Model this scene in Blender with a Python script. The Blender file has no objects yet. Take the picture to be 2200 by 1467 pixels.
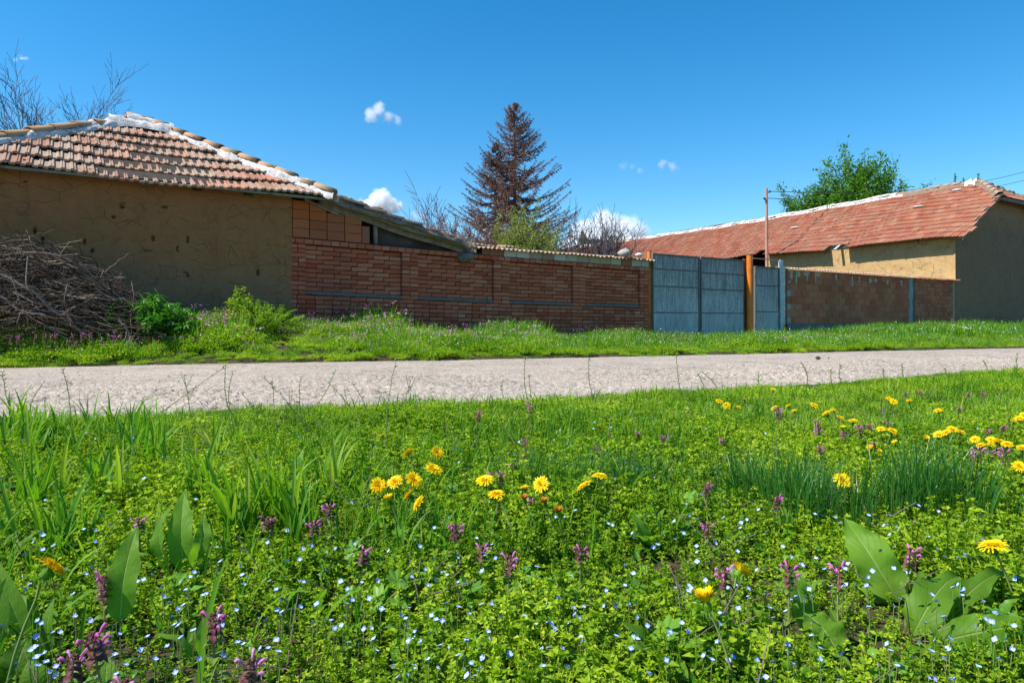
import bpy, math, random
import numpy as np
from mathutils import Vector, Matrix
R = math.radians
rng = np.random.default_rng(7)
random.seed(7)
S = bpy.context.scene

# ------------------------------------------------------------------ camera, sky, sun, exposure
CH = 0.53                       # eye height above the near verge
FPX = 1467.0                    # focal length in pixels of a 2200 px wide frame
cam_d = bpy.data.cameras.new("camera"); cam = bpy.data.objects.new("camera", cam_d)
S.collection.objects.link(cam); S.camera = cam
cam.location = (0, 0, CH); cam.rotation_euler = (R(90), 0, 0)
cam_d.sensor_width = 36.0; cam_d.lens = 36.0 * FPX / 2200.0
cam_d.shift_y = -(733.5 - 690.0) / 2200.0
cam_d.clip_start = 0.05; cam_d.clip_end = 9000
SUN_EL, SUN_H = R(53), Vector((-0.945, -0.327, 0)).normalized()
to_sun = Vector((SUN_H.x * math.cos(SUN_EL), SUN_H.y * math.cos(SUN_EL), math.sin(SUN_EL)))
sun_d = bpy.data.lights.new("sun", 'SUN'); sun = bpy.data.objects.new("sun", sun_d)
S.collection.objects.link(sun)
sun_d.energy = 4.7; sun_d.angle = R(0.5); sun_d.color = (1.0, 0.95, 0.87)
sun.rotation_euler = (-to_sun).to_track_quat('-Z', 'Y').to_euler()
sun.location = (-20, -8, 30)
W = bpy.data.worlds.new("World"); S.world = W; W.use_nodes = True
wn = W.node_tree.nodes; wl = W.node_tree.links
sky = wn.new('ShaderNodeTexSky'); sky.sky_type = 'NISHITA'; sky.sun_disc = False
sky.sun_elevation = SUN_EL; sky.sun_rotation = math.atan2(to_sun.x, to_sun.y)
sky.altitude = 300; sky.air_density = 1.0; sky.dust_density = 0.25; sky.ozone_density = 4.0
hs = wn.new('ShaderNodeHueSaturation'); hs.inputs['Saturation'].default_value = 1.36
hs.inputs['Hue'].default_value = 0.492
wl.new(sky.outputs[0], hs.inputs['Color']); wl.new(hs.outputs[0], wn['Background'].inputs[0])
wn['Background'].inputs[1].default_value = 0.112
S.view_settings.view_transform = 'Standard'; S.view_settings.look = 'None'
S.view_settings.gamma = 1.0; S.view_settings.use_curve_mapping = False
S.view_settings.exposure = 0.78
S.cycles.volume_bounces = 6; S.cycles.max_bounces = 10; S.cycles.transparent_max_bounces = 8
S.cycles.use_denoising = True

# ------------------------------------------------------------------ geometry of the place
TA = math.atan(0.662); DX, DY = math.cos(TA), math.sin(TA)     # direction of the street front
def SP(u, v=0.0, z=0.0):                                       # street frame -> world
    return Vector((u * DX - v * DY, 14.6 + u * DY + v * DX, z))
def uz(x, y, v=0.0):                                           # where a sight line meets the plane v
    k = (x - 1100) / FPX
    Y = (14.6 + v / DX) / (1 - 0.662 * k)
    return (k * Y + DY * v) / DX, CH + (690 - y) * Y / FPX
def U(x, v=0.0): return uz(x, 690, v)[0]
def PT(x, y, Y): return Vector(((x - 1100) / FPX * Y, Y, CH + (690 - y) * Y / FPX))

def hash2(i, j, seed):
    i = i.astype(np.int64); j = j.astype(np.int64)
    h = (i * 374761393 + j * 668265263 + seed * 1442695041) & 0xFFFFFFFF
    h = ((h ^ (h >> 13)) * 1274126177) & 0xFFFFFFFF
    h = (h ^ (h >> 16)) & 0xFFFFFF
    return h / float(0xFFFFFF)
def vnoise(x, y, seed=0):
    xi, yi = np.floor(x), np.floor(y); fx, fy = x - xi, y - yi
    fx = fx * fx * (3 - 2 * fx); fy = fy * fy * (3 - 2 * fy)
    a = hash2(xi, yi, seed); b = hash2(xi + 1, yi, seed); c = hash2(xi, yi + 1, seed); d = hash2(xi + 1, yi + 1, seed)
    return (a * (1 - fx) + b * fx) * (1 - fy) + (c * (1 - fx) + d * fx) * fy - 0.5
def fbm(x, y, seed=0, o=4):
    s = 0; a = 1.0
    for k in range(o):
        s = s + a * vnoise(x * 2 ** k + 17.3 * k, y * 2 ** k + 5.1 * k, seed + k); a *= 0.5
    return s
def worley(x, y, seed=0):
    xi, yi = np.floor(x), np.floor(y); f1 = np.full(x.shape, 9.0); f2 = np.full(x.shape, 9.0); idv = np.zeros(x.shape)
    for a in (-1, 0, 1):
        for b in (-1, 0, 1):
            cx = xi + a; cy = yi + b
            px = cx + hash2(cx, cy, seed); py = cy + hash2(cx, cy, seed + 9)
            d = np.hypot(px - x, py - y); r = hash2(cx, cy, seed + 31)
            m = d < f1; f2 = np.where(m, f1, np.minimum(f2, d)); idv = np.where(m, r, idv); f1 = np.where(m, d, f1)
    return f1, f2, idv
def smooth(t): t = np.clip(t, 0, 1); return t * t * (3 - 2 * t)

def y_near(X): return np.interp(X, [-30, -5, -1.73, 0, 1.41, 5.45, 10, 40], [-4.0, 2.85, 3.88, 4.44, 5.12, 7.25, 9.8, 25.5])
def y_far(X): return np.interp(X, [-30, -5.13, 0, 4.35, 10.6, 16, 40], [0.7, 8.4, 9.97, 11.6, 14.1, 16.6, 28.0])
def z_base(u): return np.interp(u, [-20, -8.8, -4.7, -1.1, 0, 4.06, 9.6, 12, 20, 60], [0.40, 0.40, 0.38, 0.13, 0.09, -0.04, 0.0, 0.04, 0.10, 0.3])
def H(X, Y, detail=True):
    X = np.asarray(X, float); Y = np.asarray(Y, float)
    u = X * DX + (Y - 14.6) * DY; v = -X * DY + (Y - 14.6) * DX
    yn, yf = y_near(X), y_far(X); yw = 14.6 + 0.662 * X
    f = (Y - yf) / np.maximum(yw - yf, 0.5)
    z = z_base(u) * smooth(f * 1.15) ** 0.75
    e = fbm(X * 2.3, Y * 2.3, 3) * 0.26
    inside = np.minimum(Y - yn, yf - Y) + e
    road = smooth(inside / 0.16 + 0.5)
    und = 0.045 * fbm(X * 0.9, Y * 0.9, 11) + 0.015 * fbm(X * 5, Y * 5, 21)
    damp = np.where(np.hypot(X, Y) > 40, 0.0, 1.0)
    z = z + (1 - road) * (und * damp * 0.8 + 0.012) - road * 0.055
    return z
def road_z(X, Y):
    yn, yf = y_near(X), y_far(X); t = (Y - yn) / (yf - yn)
    return -0.020 + 0.035 * np.clip(1 - (2 * t - 1) ** 2, 0, 1)

# ------------------------------------------------------------------ mesh helpers
class MB:
    def __init__(s): s.V = []; s.F = []; s.M = []; s.UV = []; s.n = 0
    def add(s, V, F, mat=0, uv=None):
        V = np.asarray(V, float).reshape(-1, 3); F = np.asarray(F, dtype=np.int64)
        s.V.append(V); s.F.append(F + s.n); s.M.append(np.full(len(F), mat)); s.n += len(V)
        s.UV.append(np.asarray(uv, float) if uv is not None else np.zeros((len(V), 2)))
        return s
    def rep(s, V, F, T, mat=0, uv=None):            # T: (N,4,4)
        V = np.asarray(V, float); F = np.asarray(F); T = np.asarray(T)
        N = len(T)
        if N == 0: return s
        P = np.einsum('nij,kj->nki', T[:, :3, :3], V) + T[:, None, :3, 3]
        FF = F[None] + (np.arange(N) * len(V))[:, None, None]
        UVv = None if uv is None else np.tile(uv, (N, 1))
        return s.add(P.reshape(-1, 3), FF.reshape(-1, F.shape[1]), mat, UVv)
    def box(s, lo, hi, mat=0):
        x0, y0, z0 = lo; x1, y1, z1 = hi
        return s.add([(x0,y0,z0),(x1,y0,z0),(x1,y1,z0),(x0,y1,z0),(x0,y0,z1),(x1,y0,z1),(x1,y1,z1),(x0,y1,z1)], BOXF, mat)
    def tube(s, P, r, n=6, mat=0, cap=True):
        P = np.asarray(P, float); k = len(P); r = np.broadcast_to(np.asarray(r, float), (k,))
        t = np.gradient(P, axis=0); t /= np.maximum(np.linalg.norm(t, axis=1, keepdims=True), 1e-9)
        ref = np.array([0, 0, 1.0]) if abs(t[0, 2]) < 0.8 else np.array([1.0, 0, 0])
        a = np.cross(t, ref); a /= np.maximum(np.linalg.norm(a, axis=1, keepdims=True), 1e-9); b = np.cross(t, a)
        th = np.arange(n) * 2 * math.pi / n
        V = P[:, None] + r[:, None, None] * (a[:, None] * np.cos(th)[None, :, None] + b[:, None] * np.sin(th)[None, :, None])
        i = np.arange(k - 1)[:, None] * n; j = np.arange(n)[None]
        F = np.stack([i + j, i + (j + 1) % n, i + n + (j + 1) % n, i + n + j], -1).reshape(-1, 4)
        s.add(V.reshape(-1, 3), F, mat)
        if cap:
            c = k * n
            V2 = np.concatenate([V[-1], P[-1:], V[0], P[:1]])
            F2 = [(q, (q + 1) % n, n) for q in range(n)] + [((q + 1) % n + n + 1, q + n + 1, 2 * n + 1) for q in range(n)]
            s.add(V2, F2, mat)
        return s
    def grid(s, X, mat=0, uv=None):                 # X: (a,b,3)
        a, b = X.shape[:2]; i = np.arange(a - 1)[:, None] * b; j = np.arange(b - 1)[None]
        F = np.stack([i + j, i + j + 1, i + b + j + 1, i + b + j], -1).reshape(-1, 4)
        return s.add(X.reshape(-1, 3), F, mat, None if uv is None else uv.reshape(-1, 2))
    def mesh(s, name, mats, smooth_=False):
        V = np.concatenate(s.V); m = bpy.data.meshes.new(name)
        m.vertices.add(len(V)); m.vertices.foreach_set('co', V.astype(np.float32).ravel())
        loops = np.concatenate([f.ravel() for f in s.F]); cnt = np.concatenate([np.full(len(f), f.shape[1]) for f in s.F])
        m.loops.add(len(loops)); m.loops.foreach_set('vertex_index', loops.astype(np.int32))
        m.polygons.add(len(cnt)); st = np.concatenate([[0], np.cumsum(cnt)[:-1]])
        m.polygons.foreach_set('loop_start', st.astype(np.int32))
        m.polygons.foreach_set('material_index', np.concatenate(s.M).astype(np.int32))
        m.polygons.foreach_set('use_smooth', np.full(len(cnt), smooth_))
        uv = np.concatenate(s.UV)
        if np.any(uv):
            l = m.uv_layers.new(name='uv'); l.data.foreach_set('uv', uv[loops].astype(np.float32).ravel())
        for x in (mats if isinstance(mats, (list, tuple)) else [mats]): m.materials.append(x)
        m.update(calc_edges=True); m.validate(); return m
    def build(s, name, mats, parent=None, smooth_=False, **tags):
        return link(name, s.mesh(name, mats, smooth_), parent, **tags)
BOXF = [(0,3,2,1),(4,5,6,7),(0,1,5,4),(1,2,6,5),(2,3,7,6),(3,0,4,7)]
def tag(o, label=None, cat=None, group=None, kind=None):
    if label: o['label'] = label
    if cat: o['category'] = cat
    if group: o['group'] = group
    if kind: o['kind'] = kind
    return o
def link(name, data, parent=None, loc=None, rot=None, **tags):
    o = bpy.data.objects.new(name, data); S.collection.objects.link(o)
    if parent is not None: o.parent = parent
    if loc is not None: o.location = loc
    if rot is not None: o.rotation_euler = rot
    return tag(o, **tags)
def empty(name, loc=(0, 0, 0), rz=0.0, rot=None, **tags):
    o = link(name, None, None, loc, rot or (0, 0, rz), **tags); o.empty_display_size = 0.1; return o
def street(name, u=0.0, v=0.0, z=0.0, **tags): return empty(name, SP(u, v, z), TA, **tags)
def xf(loc, rx=0, ry=0, rz=0, sc=1.0):
    m = Matrix.Translation(loc) @ Matrix.Rotation(rz, 4, 'Z') @ Matrix.Rotation(ry, 4, 'Y') @ Matrix.Rotation(rx, 4, 'X')
    if not hasattr(sc, '__len__'): sc = (sc, sc, sc)
    return np.array(m @ Matrix.Diagonal((*sc, 1)))

# ------------------------------------------------------------------ materials
class NT:
    def __init__(s, name):
        s.m = bpy.data.materials.new(name); s.m.use_nodes = True
        s.t = s.m.node_tree; s.N = s.t.nodes; s.L = s.t.links; s.b = s.N['Principled BSDF']
        s.b.inputs['Specular IOR Level'].default_value = 0.3; s.out = s.N['Material Output']
    def n(s, typ, **kw):
        o = s.N.new(typ)
        for k, v in kw.items():
            if k.startswith('i_'): o.inputs[k[2:].replace('_', ' ')].default_value = v
            else: setattr(o, k, v)
        return o
    def l(s, a, b): s.L.new(a, b)
    def coord(s, which='Object'): return s.n('ShaderNodeTexCoord').outputs[which]
    def mapping(s, vec, sc=(1, 1, 1), rot=(0, 0, 0), loc=(0, 0, 0)):
        o = s.n('ShaderNodeMapping'); s.l(vec, o.inputs[0]); o.inputs['Scale'].default_value = sc
        o.inputs['Rotation'].default_value = rot; o.inputs['Location'].default_value = loc; return o.outputs[0]
    def noise(s, vec, scale, detail=6, rough=0.6, dist=0.0):
        o = s.n('ShaderNodeTexNoise'); s.l(vec, o.inputs['Vector'])
        o.inputs['Scale'].default_value = scale; o.inputs['Detail'].default_value = detail
        o.inputs['Roughness'].default_value = rough; o.inputs['Distortion'].default_value = dist
        return o.outputs['Fac']
    def vor(s, vec, scale, feature='F1', rnd=1.0):
        o = s.n('ShaderNodeTexVoronoi', feature=feature); s.l(vec, o.inputs['Vector'])
        o.inputs['Scale'].default_value = scale; o.inputs['Randomness'].default_value = rnd; return o
    def ramp(s, fac, stops, interp='LINEAR'):
        o = s.n('ShaderNodeValToRGB'); s.l(fac, o.inputs[0]); e = o.color_ramp.elements; o.color_ramp.interpolation = interp
        while len(e) > 1: e.remove(e[-1])
        e[0].position = stops[0][0]; e[0].color = (*stops[0][1], 1)
        for p, c in stops[1:]:
            q = e.new(p); q.color = (*c, 1)
        return o.outputs[0]
    def step(s, fac, a, b):
        o = s.n('ShaderNodeMapRange'); s.l(fac, o.inputs[0]); o.inputs[1].default_value = a; o.inputs[2].default_value = b; return o.outputs[0]
    def mix(s, fac, a, b, typ='MIX'):
        o = s.n('ShaderNodeMix', data_type='RGBA', blend_type=typ)
        for v, i in ((fac, 0), (a, 6), (b, 7)):
            if isinstance(v, (int, float)): o.inputs[i].default_value = v
            elif isinstance(v, tuple): o.inputs[i].default_value = (*v, 1)
            else: s.l(v, o.inputs[i])
        return o.outputs[2]
    def math(s, op, a, b=0.0):
        o = s.n('ShaderNodeMath', operation=op)
        for v, i in ((a, 0), (b, 1)):
            if isinstance(v, (int, float)): o.inputs[i].default_value = v
            else: s.l(v, o.inputs[i])
        return o.outputs[0]
    def island(s): return s.n('ShaderNodeNewGeometry').outputs['Random Per Island']
    def objrand(s): return s.n('ShaderNodeObjectInfo').outputs['Random']
    def bump(s, h, strength=0.5, dist=0.01, prev=None):
        o = s.n('ShaderNodeBump'); s.l(h, o.inputs['Height']); o.inputs['Strength'].default_value = strength
        o.inputs['Distance'].default_value = dist
        if prev: s.l(prev, o.inputs['Normal'])
        s.l(o.outputs[0], s.b.inputs['Normal']); return o.outputs[0]
    def fin(s, col, rough=0.9, spec=None, metal=0.0):
        if isinstance(col, tuple): s.b.inputs['Base Color'].default_value = (*col, 1)
        else: s.l(col, s.b.inputs['Base Color'])
        if isinstance(rough, (int, float)): s.b.inputs['Roughness'].default_value = rough
        else: s.l(rough, s.b.inputs['Roughness'])
        if spec is not None: s.b.inputs['Specular IOR Level'].default_value = spec
        s.b.inputs['Metallic'].default_value = metal
        return s.m

def leaf_mat(name, stops, trans=0.5, rough=0.45, tcol=1.6, spec=0.35, veins=False, tip=None):
    """leaf: principled plus translucency, colour varied per leaf and per plant"""
    q = NT(name); r = q.math('ADD', q.math('MULTIPLY', q.island(), 0.5), q.math('MULTIPLY', q.objrand(), 0.5))
    pos = q.n('ShaderNodeNewGeometry').outputs['Position']
    r = q.math('ADD', r, q.math('MULTIPLY', q.math('SUBTRACT', q.noise(pos, 1.5, 4, 0.7), 0.5), 1.3))
    c = q.ramp(r, stops)
    if veins:
        uv = q.coord('UV'); sx = q.n('ShaderNodeSeparateXYZ'); q.l(uv, sx.inputs[0])
        ax = q.math('ABSOLUTE', q.math('SUBTRACT', sx.outputs[0], 0.5))
        mid = q.step(ax, 0.035, 0.012)
        w = q.math('PINGPONG', q.math('SUBTRACT', q.math('MULTIPLY', sx.outputs[1], 9.0), q.math('MULTIPLY', ax, 6.0)), 0.5)
        side = q.step(w, 0.06, 0.0)
        vn = q.math('MAXIMUM', mid, q.math('MULTIPLY', side, 0.45))
        c = q.mix(q.math('MULTIPLY', vn, 0.7), c, (0.33, 0.46, 0.13))
        c = q.mix(q.math('MULTIPLY', q.step(q.noise(pos, 38, 5, .7), 0.5, 0.7), 0.5), c, q.mix(0.5, c, (0.20, 0.30, 0.03)))
        c = q.mix(q.step(q.noise(pos, 120, 4), 0.6, 0.75), c, q.mix(0.35, c, (0.25, 0.16, 0.05)))
        q.bump(q.math('SUBTRACT', q.math('MULTIPLY', q.noise(pos, 90, 3), 0.5), vn), 0.6, 0.003)
    if tip:
        uv = q.coord('UV'); sx = q.n('ShaderNodeSeparateXYZ'); q.l(uv, sx.inputs[0])
        c = q.mix(sx.outputs[1], c, tip)
    q.fin(c, rough, spec)
    if trans > 0:
        tr = q.n('ShaderNodeBsdfTranslucent'); mx = q.n('ShaderNodeMixShader'); mx.inputs[0].default_value = trans
        g = q.mix(1.0, c, (tcol, tcol * 1.05, tcol * 0.45), 'MULTIPLY'); q.l(g, tr.inputs[0])
        q.l(q.b.outputs[0], mx.inputs[1]); q.l(tr.outputs[0], mx.inputs[2]); q.l(mx.outputs[0], q.out.inputs[0])
    return q.m
def plain(name, col, rough=0.8, var=0.25, scale=8, bump=0.3, bd=0.004, spec=0.3, metal=0.0):
    q = NT(name); p = q.coord(); n = q.noise(p, scale, 8, 0.65)
    d = tuple(x * (1 - var) for x in col); li = tuple(min(1, x * (1 + var)) for x in col)
    c = q.ramp(n, [(0.3, d), (0.7, li)])
    if bump: q.bump(q.noise(p, scale * 6, 6), bump, bd)
    return q.fin(c, rough, spec, metal)
# ------------------------------------------------------------------ surface materials
def m_ground():
    q = NT('soil'); p = q.coord(); a = q.noise(p, 1.3, 8); b = q.noise(p, 14, 8, 0.7)
    c = q.ramp(b, [(0.3, (0.030, 0.022, 0.013)), (0.7, (0.095, 0.070, 0.042))])
    c = q.mix(q.step(a, 0.42, 0.62), c, q.ramp(b, [(0.35, (0.02, 0.035, 0.008)), (0.7, (0.06, 0.085, 0.02))]))
    q.bump(b, 0.8, 0.02); return q.fin(c, 0.95, 0.1)
def m_road():
    q = NT('worn_chip_seal'); p = q.coord(); big = q.noise(p, 0.5, 5); v = q.vor(p, 42); v2 = q.vor(p, 95)
    c = q.ramp(v.outputs['Color'], [(0.0, (0.22, 0.182, 0.140)), (0.5, (0.37, 0.318, 0.255)), (1.0, (0.52, 0.455, 0.370))])
    c = q.mix(q.step(q.noise(p, 55, 5), 0.40, 0.60), q.mix(0.62, c, (0.225, 0.185, 0.155)), c)
    c = q.mix(q.math('MULTIPLY', q.step(big, 0.45, 0.65), 0.35), c, (0.48, 0.40, 0.335))
    c = q.mix(q.math('MULTIPLY', q.step(q.noise(q.mapping(p, (0.25, 2.2, 1), (0, 0, 0.42)), 2.0, 6), 0.58, 0.72), 0.35), c, (0.24, 0.19, 0.155))
    w = q.mapping(p, (1, 1, 1), (0, 0, 0)); nz = q.n('ShaderNodeVectorMath', operation='ADD'); q.l(w, nz.inputs[0])
    nn = q.n('ShaderNodeTexNoise'); q.l(p, nn.inputs['Vector']); nn.inputs['Scale'].default_value = 2.5; q.l(nn.outputs['Color'], nz.inputs[1])
    cr = q.vor(nz.outputs[0], 0.9, 'DISTANCE_TO_EDGE')
    crack = q.math('MULTIPLY', q.step(cr.outputs['Distance'], 0.012, 0.0), q.step(q.noise(p, 0.8, 3), 0.48, 0.56))
    c = q.mix(q.math('MULTIPLY', crack, 0.8), c, (0.09, 0.075, 0.06))
    ln = q.noise(q.mapping(p, (0.35, 2.6, 1), (0, 0, 0.40)), 1.0, 6, 0.6)
    lc = q.math('MULTIPLY', q.step(q.math('ABSOLUTE', q.math('SUBTRACT', ln, 0.5)), 0.010, 0.0), q.step(q.noise(p, 1.1, 4), 0.44, 0.58))
    c = q.mix(q.math('MULTIPLY', lc, 0.75), c, (0.10, 0.080, 0.062))
    c = q.mix(q.math('MULTIPLY', q.step(q.noise(p, 7, 5, 0.7), 0.57, 0.66), 0.45), c, (0.22, 0.175, 0.14))
    cv = q.vor(q.mapping(nz.outputs[0], (6, 13, 6), (0, 0, 0.40)), 1.0, 'DISTANCE_TO_EDGE')
    crv = q.math('MULTIPLY', q.step(cv.outputs['Distance'], 0.10, 0.02), q.step(q.noise(p, 1.7, 5, 0.7), 0.50, 0.60))
    c = q.mix(q.math('MULTIPLY', crv, 0.62), c, (0.13, 0.105, 0.085))
    h = q.math('ADD', q.math('MULTIPLY', v.outputs['Distance'], -0.7), q.math('MULTIPLY', v2.outputs['Distance'], -0.4))
    h = q.math('SUBTRACT', h, q.math('MULTIPLY', crack, 1.0))
    q.bump(h, 0.9, 0.008); return q.fin(c, 0.9, 0.25)
def m_adobe(name, up, low, zmid, zr, stain=(0.10, 0.085, 0.06), rough_scale=1.0, crack=0.85):
    q = NT(name); p = q.coord(); sx = q.n('ShaderNodeSeparateXYZ'); q.l(p, sx.inputs[0])
    n1 = q.noise(p, 0.9, 6, 0.6, 0.4); n2 = q.noise(p, 7, 8, 0.7); n3 = q.noise(q.mapping(p, (1, 1, 2.2)), 60, 6, 0.7)
    zz = q.math('ADD', sx.outputs[2], q.math('MULTIPLY', q.math('SUBTRACT', n1, 0.5), zr * 2.5))
    f = q.step(zz, zmid - zr, zmid + zr)
    c = q.mix(f, low, up); c = q.mix(q.math('MULTIPLY', q.step(q.noise(q.mapping(p, (3.0, 3.0, .35)), 2.0, 6, .7), 0.52, 0.72), 0.40), c, stain)
    c = q.mix(q.math('MULTIPLY', q.step(n2, 0.45, 0.75), 0.45), c, stain)
    c = q.mix(q.math('MULTIPLY', q.step(n3, 0.35, 0.8), 0.35), c, tuple(min(1, 1.5 * x) for x in up))
    nn = q.n('ShaderNodeTexNoise'); q.l(p, nn.inputs['Vector']); nn.inputs['Scale'].default_value = 2.2; nn.inputs['Detail'].default_value = 6
    ad = q.n('ShaderNodeVectorMath', operation='ADD'); q.l(q.mapping(p, (1, 1, 1.5)), ad.inputs[0]); q.l(q.mapping(nn.outputs['Color'], (.32, .32, .32)), ad.inputs[1])
    cr = q.vor(ad.outputs[0], 1.6 * rough_scale, 'DISTANCE_TO_EDGE'); cr2 = q.vor(ad.outputs[0], 5.5 * rough_scale, 'DISTANCE_TO_EDGE')
    k = q.math('MULTIPLY', q.step(cr.outputs['Distance'], 0.013, 0.0), q.step(q.noise(p, 2.6, 4), 0.45, 0.58))
    k2 = q.math('MULTIPLY', q.step(cr2.outputs['Distance'], 0.03, 0.0), q.step(q.noise(p, 2.1, 3), 0.50, 0.65))
    k = q.math('MULTIPLY', q.math('MAXIMUM', k, q.math('MULTIPLY', k2, 0.6)), crack)
    c = q.mix(k, c, (0.025, 0.018, 0.010))
    h = q.math('SUBTRACT', q.math('ADD', q.math('MULTIPLY', n2, 0.6), q.math('MULTIPLY', n3, 0.35)), q.math('MULTIPLY', k, 1.2))
    q.bump(h, 0.9, 0.02); return q.fin(c, 0.97, 0.08)
def m_brick(name, stops, dirt=(0.095, 0.042, 0.030), pale=(0.47, 0.205, 0.130)):
    q = NT(name); p = q.coord(); c = q.ramp(q.island(), stops, 'CONSTANT')
    a = q.noise(p, 9, 8, 0.75); b = q.noise(p, 45, 6, 0.7); g = q.noise(p, 0.7, 4)
    c = q.mix(q.math('MULTIPLY', q.step(a, 0.55, 0.72), 0.55), c, pale)
    c = q.mix(q.math('MULTIPLY', q.step(b, 0.55, 0.75), 0.5), c, dirt)
    c = q.mix(q.math('MULTIPLY', q.step(g, 0.5, 0.7), 0.35), c, dirt)
    q.bump(q.math('ADD', a, b), 0.7, 0.006); return q.fin(c, 0.93, 0.15)
def m_tile(name, stops, lich, lamt, lscale=26):
    q = NT(name); p = q.coord(); r = q.island()
    r = q.math('ADD', q.math('MULTIPLY', r, 0.75), q.math('MULTIPLY', q.noise(p, 0.8, 3), 0.25))
    c = q.ramp(r, stops); n = q.noise(p, lscale, 8, 0.75); n2 = q.noise(p, 1.6, 5, 0.6)
    k = q.math('MULTIPLY', q.step(q.math('ADD', n, q.math('MULTIPLY', n2, 0.5)), 0.74, 0.86), lamt)
    c = q.mix(k, c, lich)
    c = q.mix(q.math('MULTIPLY', q.step(q.noise(p, lscale * 2.3, 5), 0.6, 0.7), 0.6), c, (0.09, 0.07, 0.055))
    q.bump(n, 0.6, 0.006); return q.fin(c, 0.9, 0.2)
def m_mortar(name, a, b, sc=14):
    q = NT(name); p = q.coord(); n = q.noise(p, sc, 9, 0.72); c = q.ramp(n, [(0.32, b), (0.5, a), (0.75, tuple(min(0.85, x * 1.12) for x in a))])
    q.bump(n, 1.0, 0.03); return q.fin(c, 0.95, 0.15)
def m_gate():
    q = NT('weathered_blue_paint'); p = q.coord(); st = q.noise(q.mapping(p, (34, 34, 1.6)), 1.0, 7, 0.7)
    n = q.noise(p, 16, 8, 0.75); z = q.n('ShaderNodeSeparateXYZ'); q.l(p, z.inputs[0])
    bl = q.ramp(q.noise(p, 1.5, 4), [(0.3, (0.36, 0.400, 0.415)), (0.7, (0.50, 0.54, 0.55))])
    w = q.math('ADD', q.math('ADD', q.math('MULTIPLY', st, 0.8), q.math('MULTIPLY', n, 0.45)), q.math('MULTIPLY', q.step(z.outputs[2], 0.6, 2.2), 0.10))
    c = q.mix(q.math('MULTIPLY', q.step(w, 0.62, 0.76), 0.75), bl, (0.10, 0.10, 0.11))
    c = q.mix(q.math('MULTIPLY', q.step(n, 0.62, 0.72), 0.5), c, (0.33, 0.40, 0.44))
    c = q.mix(q.math('MULTIPLY', q.step(q.noise(p, 5, 7, 0.7), 0.64, 0.72), 0.7), c, (0.12, 0.055, 0.035))
    q.bump(n, 0.3, 0.002); return q.fin(c, 0.6, 0.3)
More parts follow.
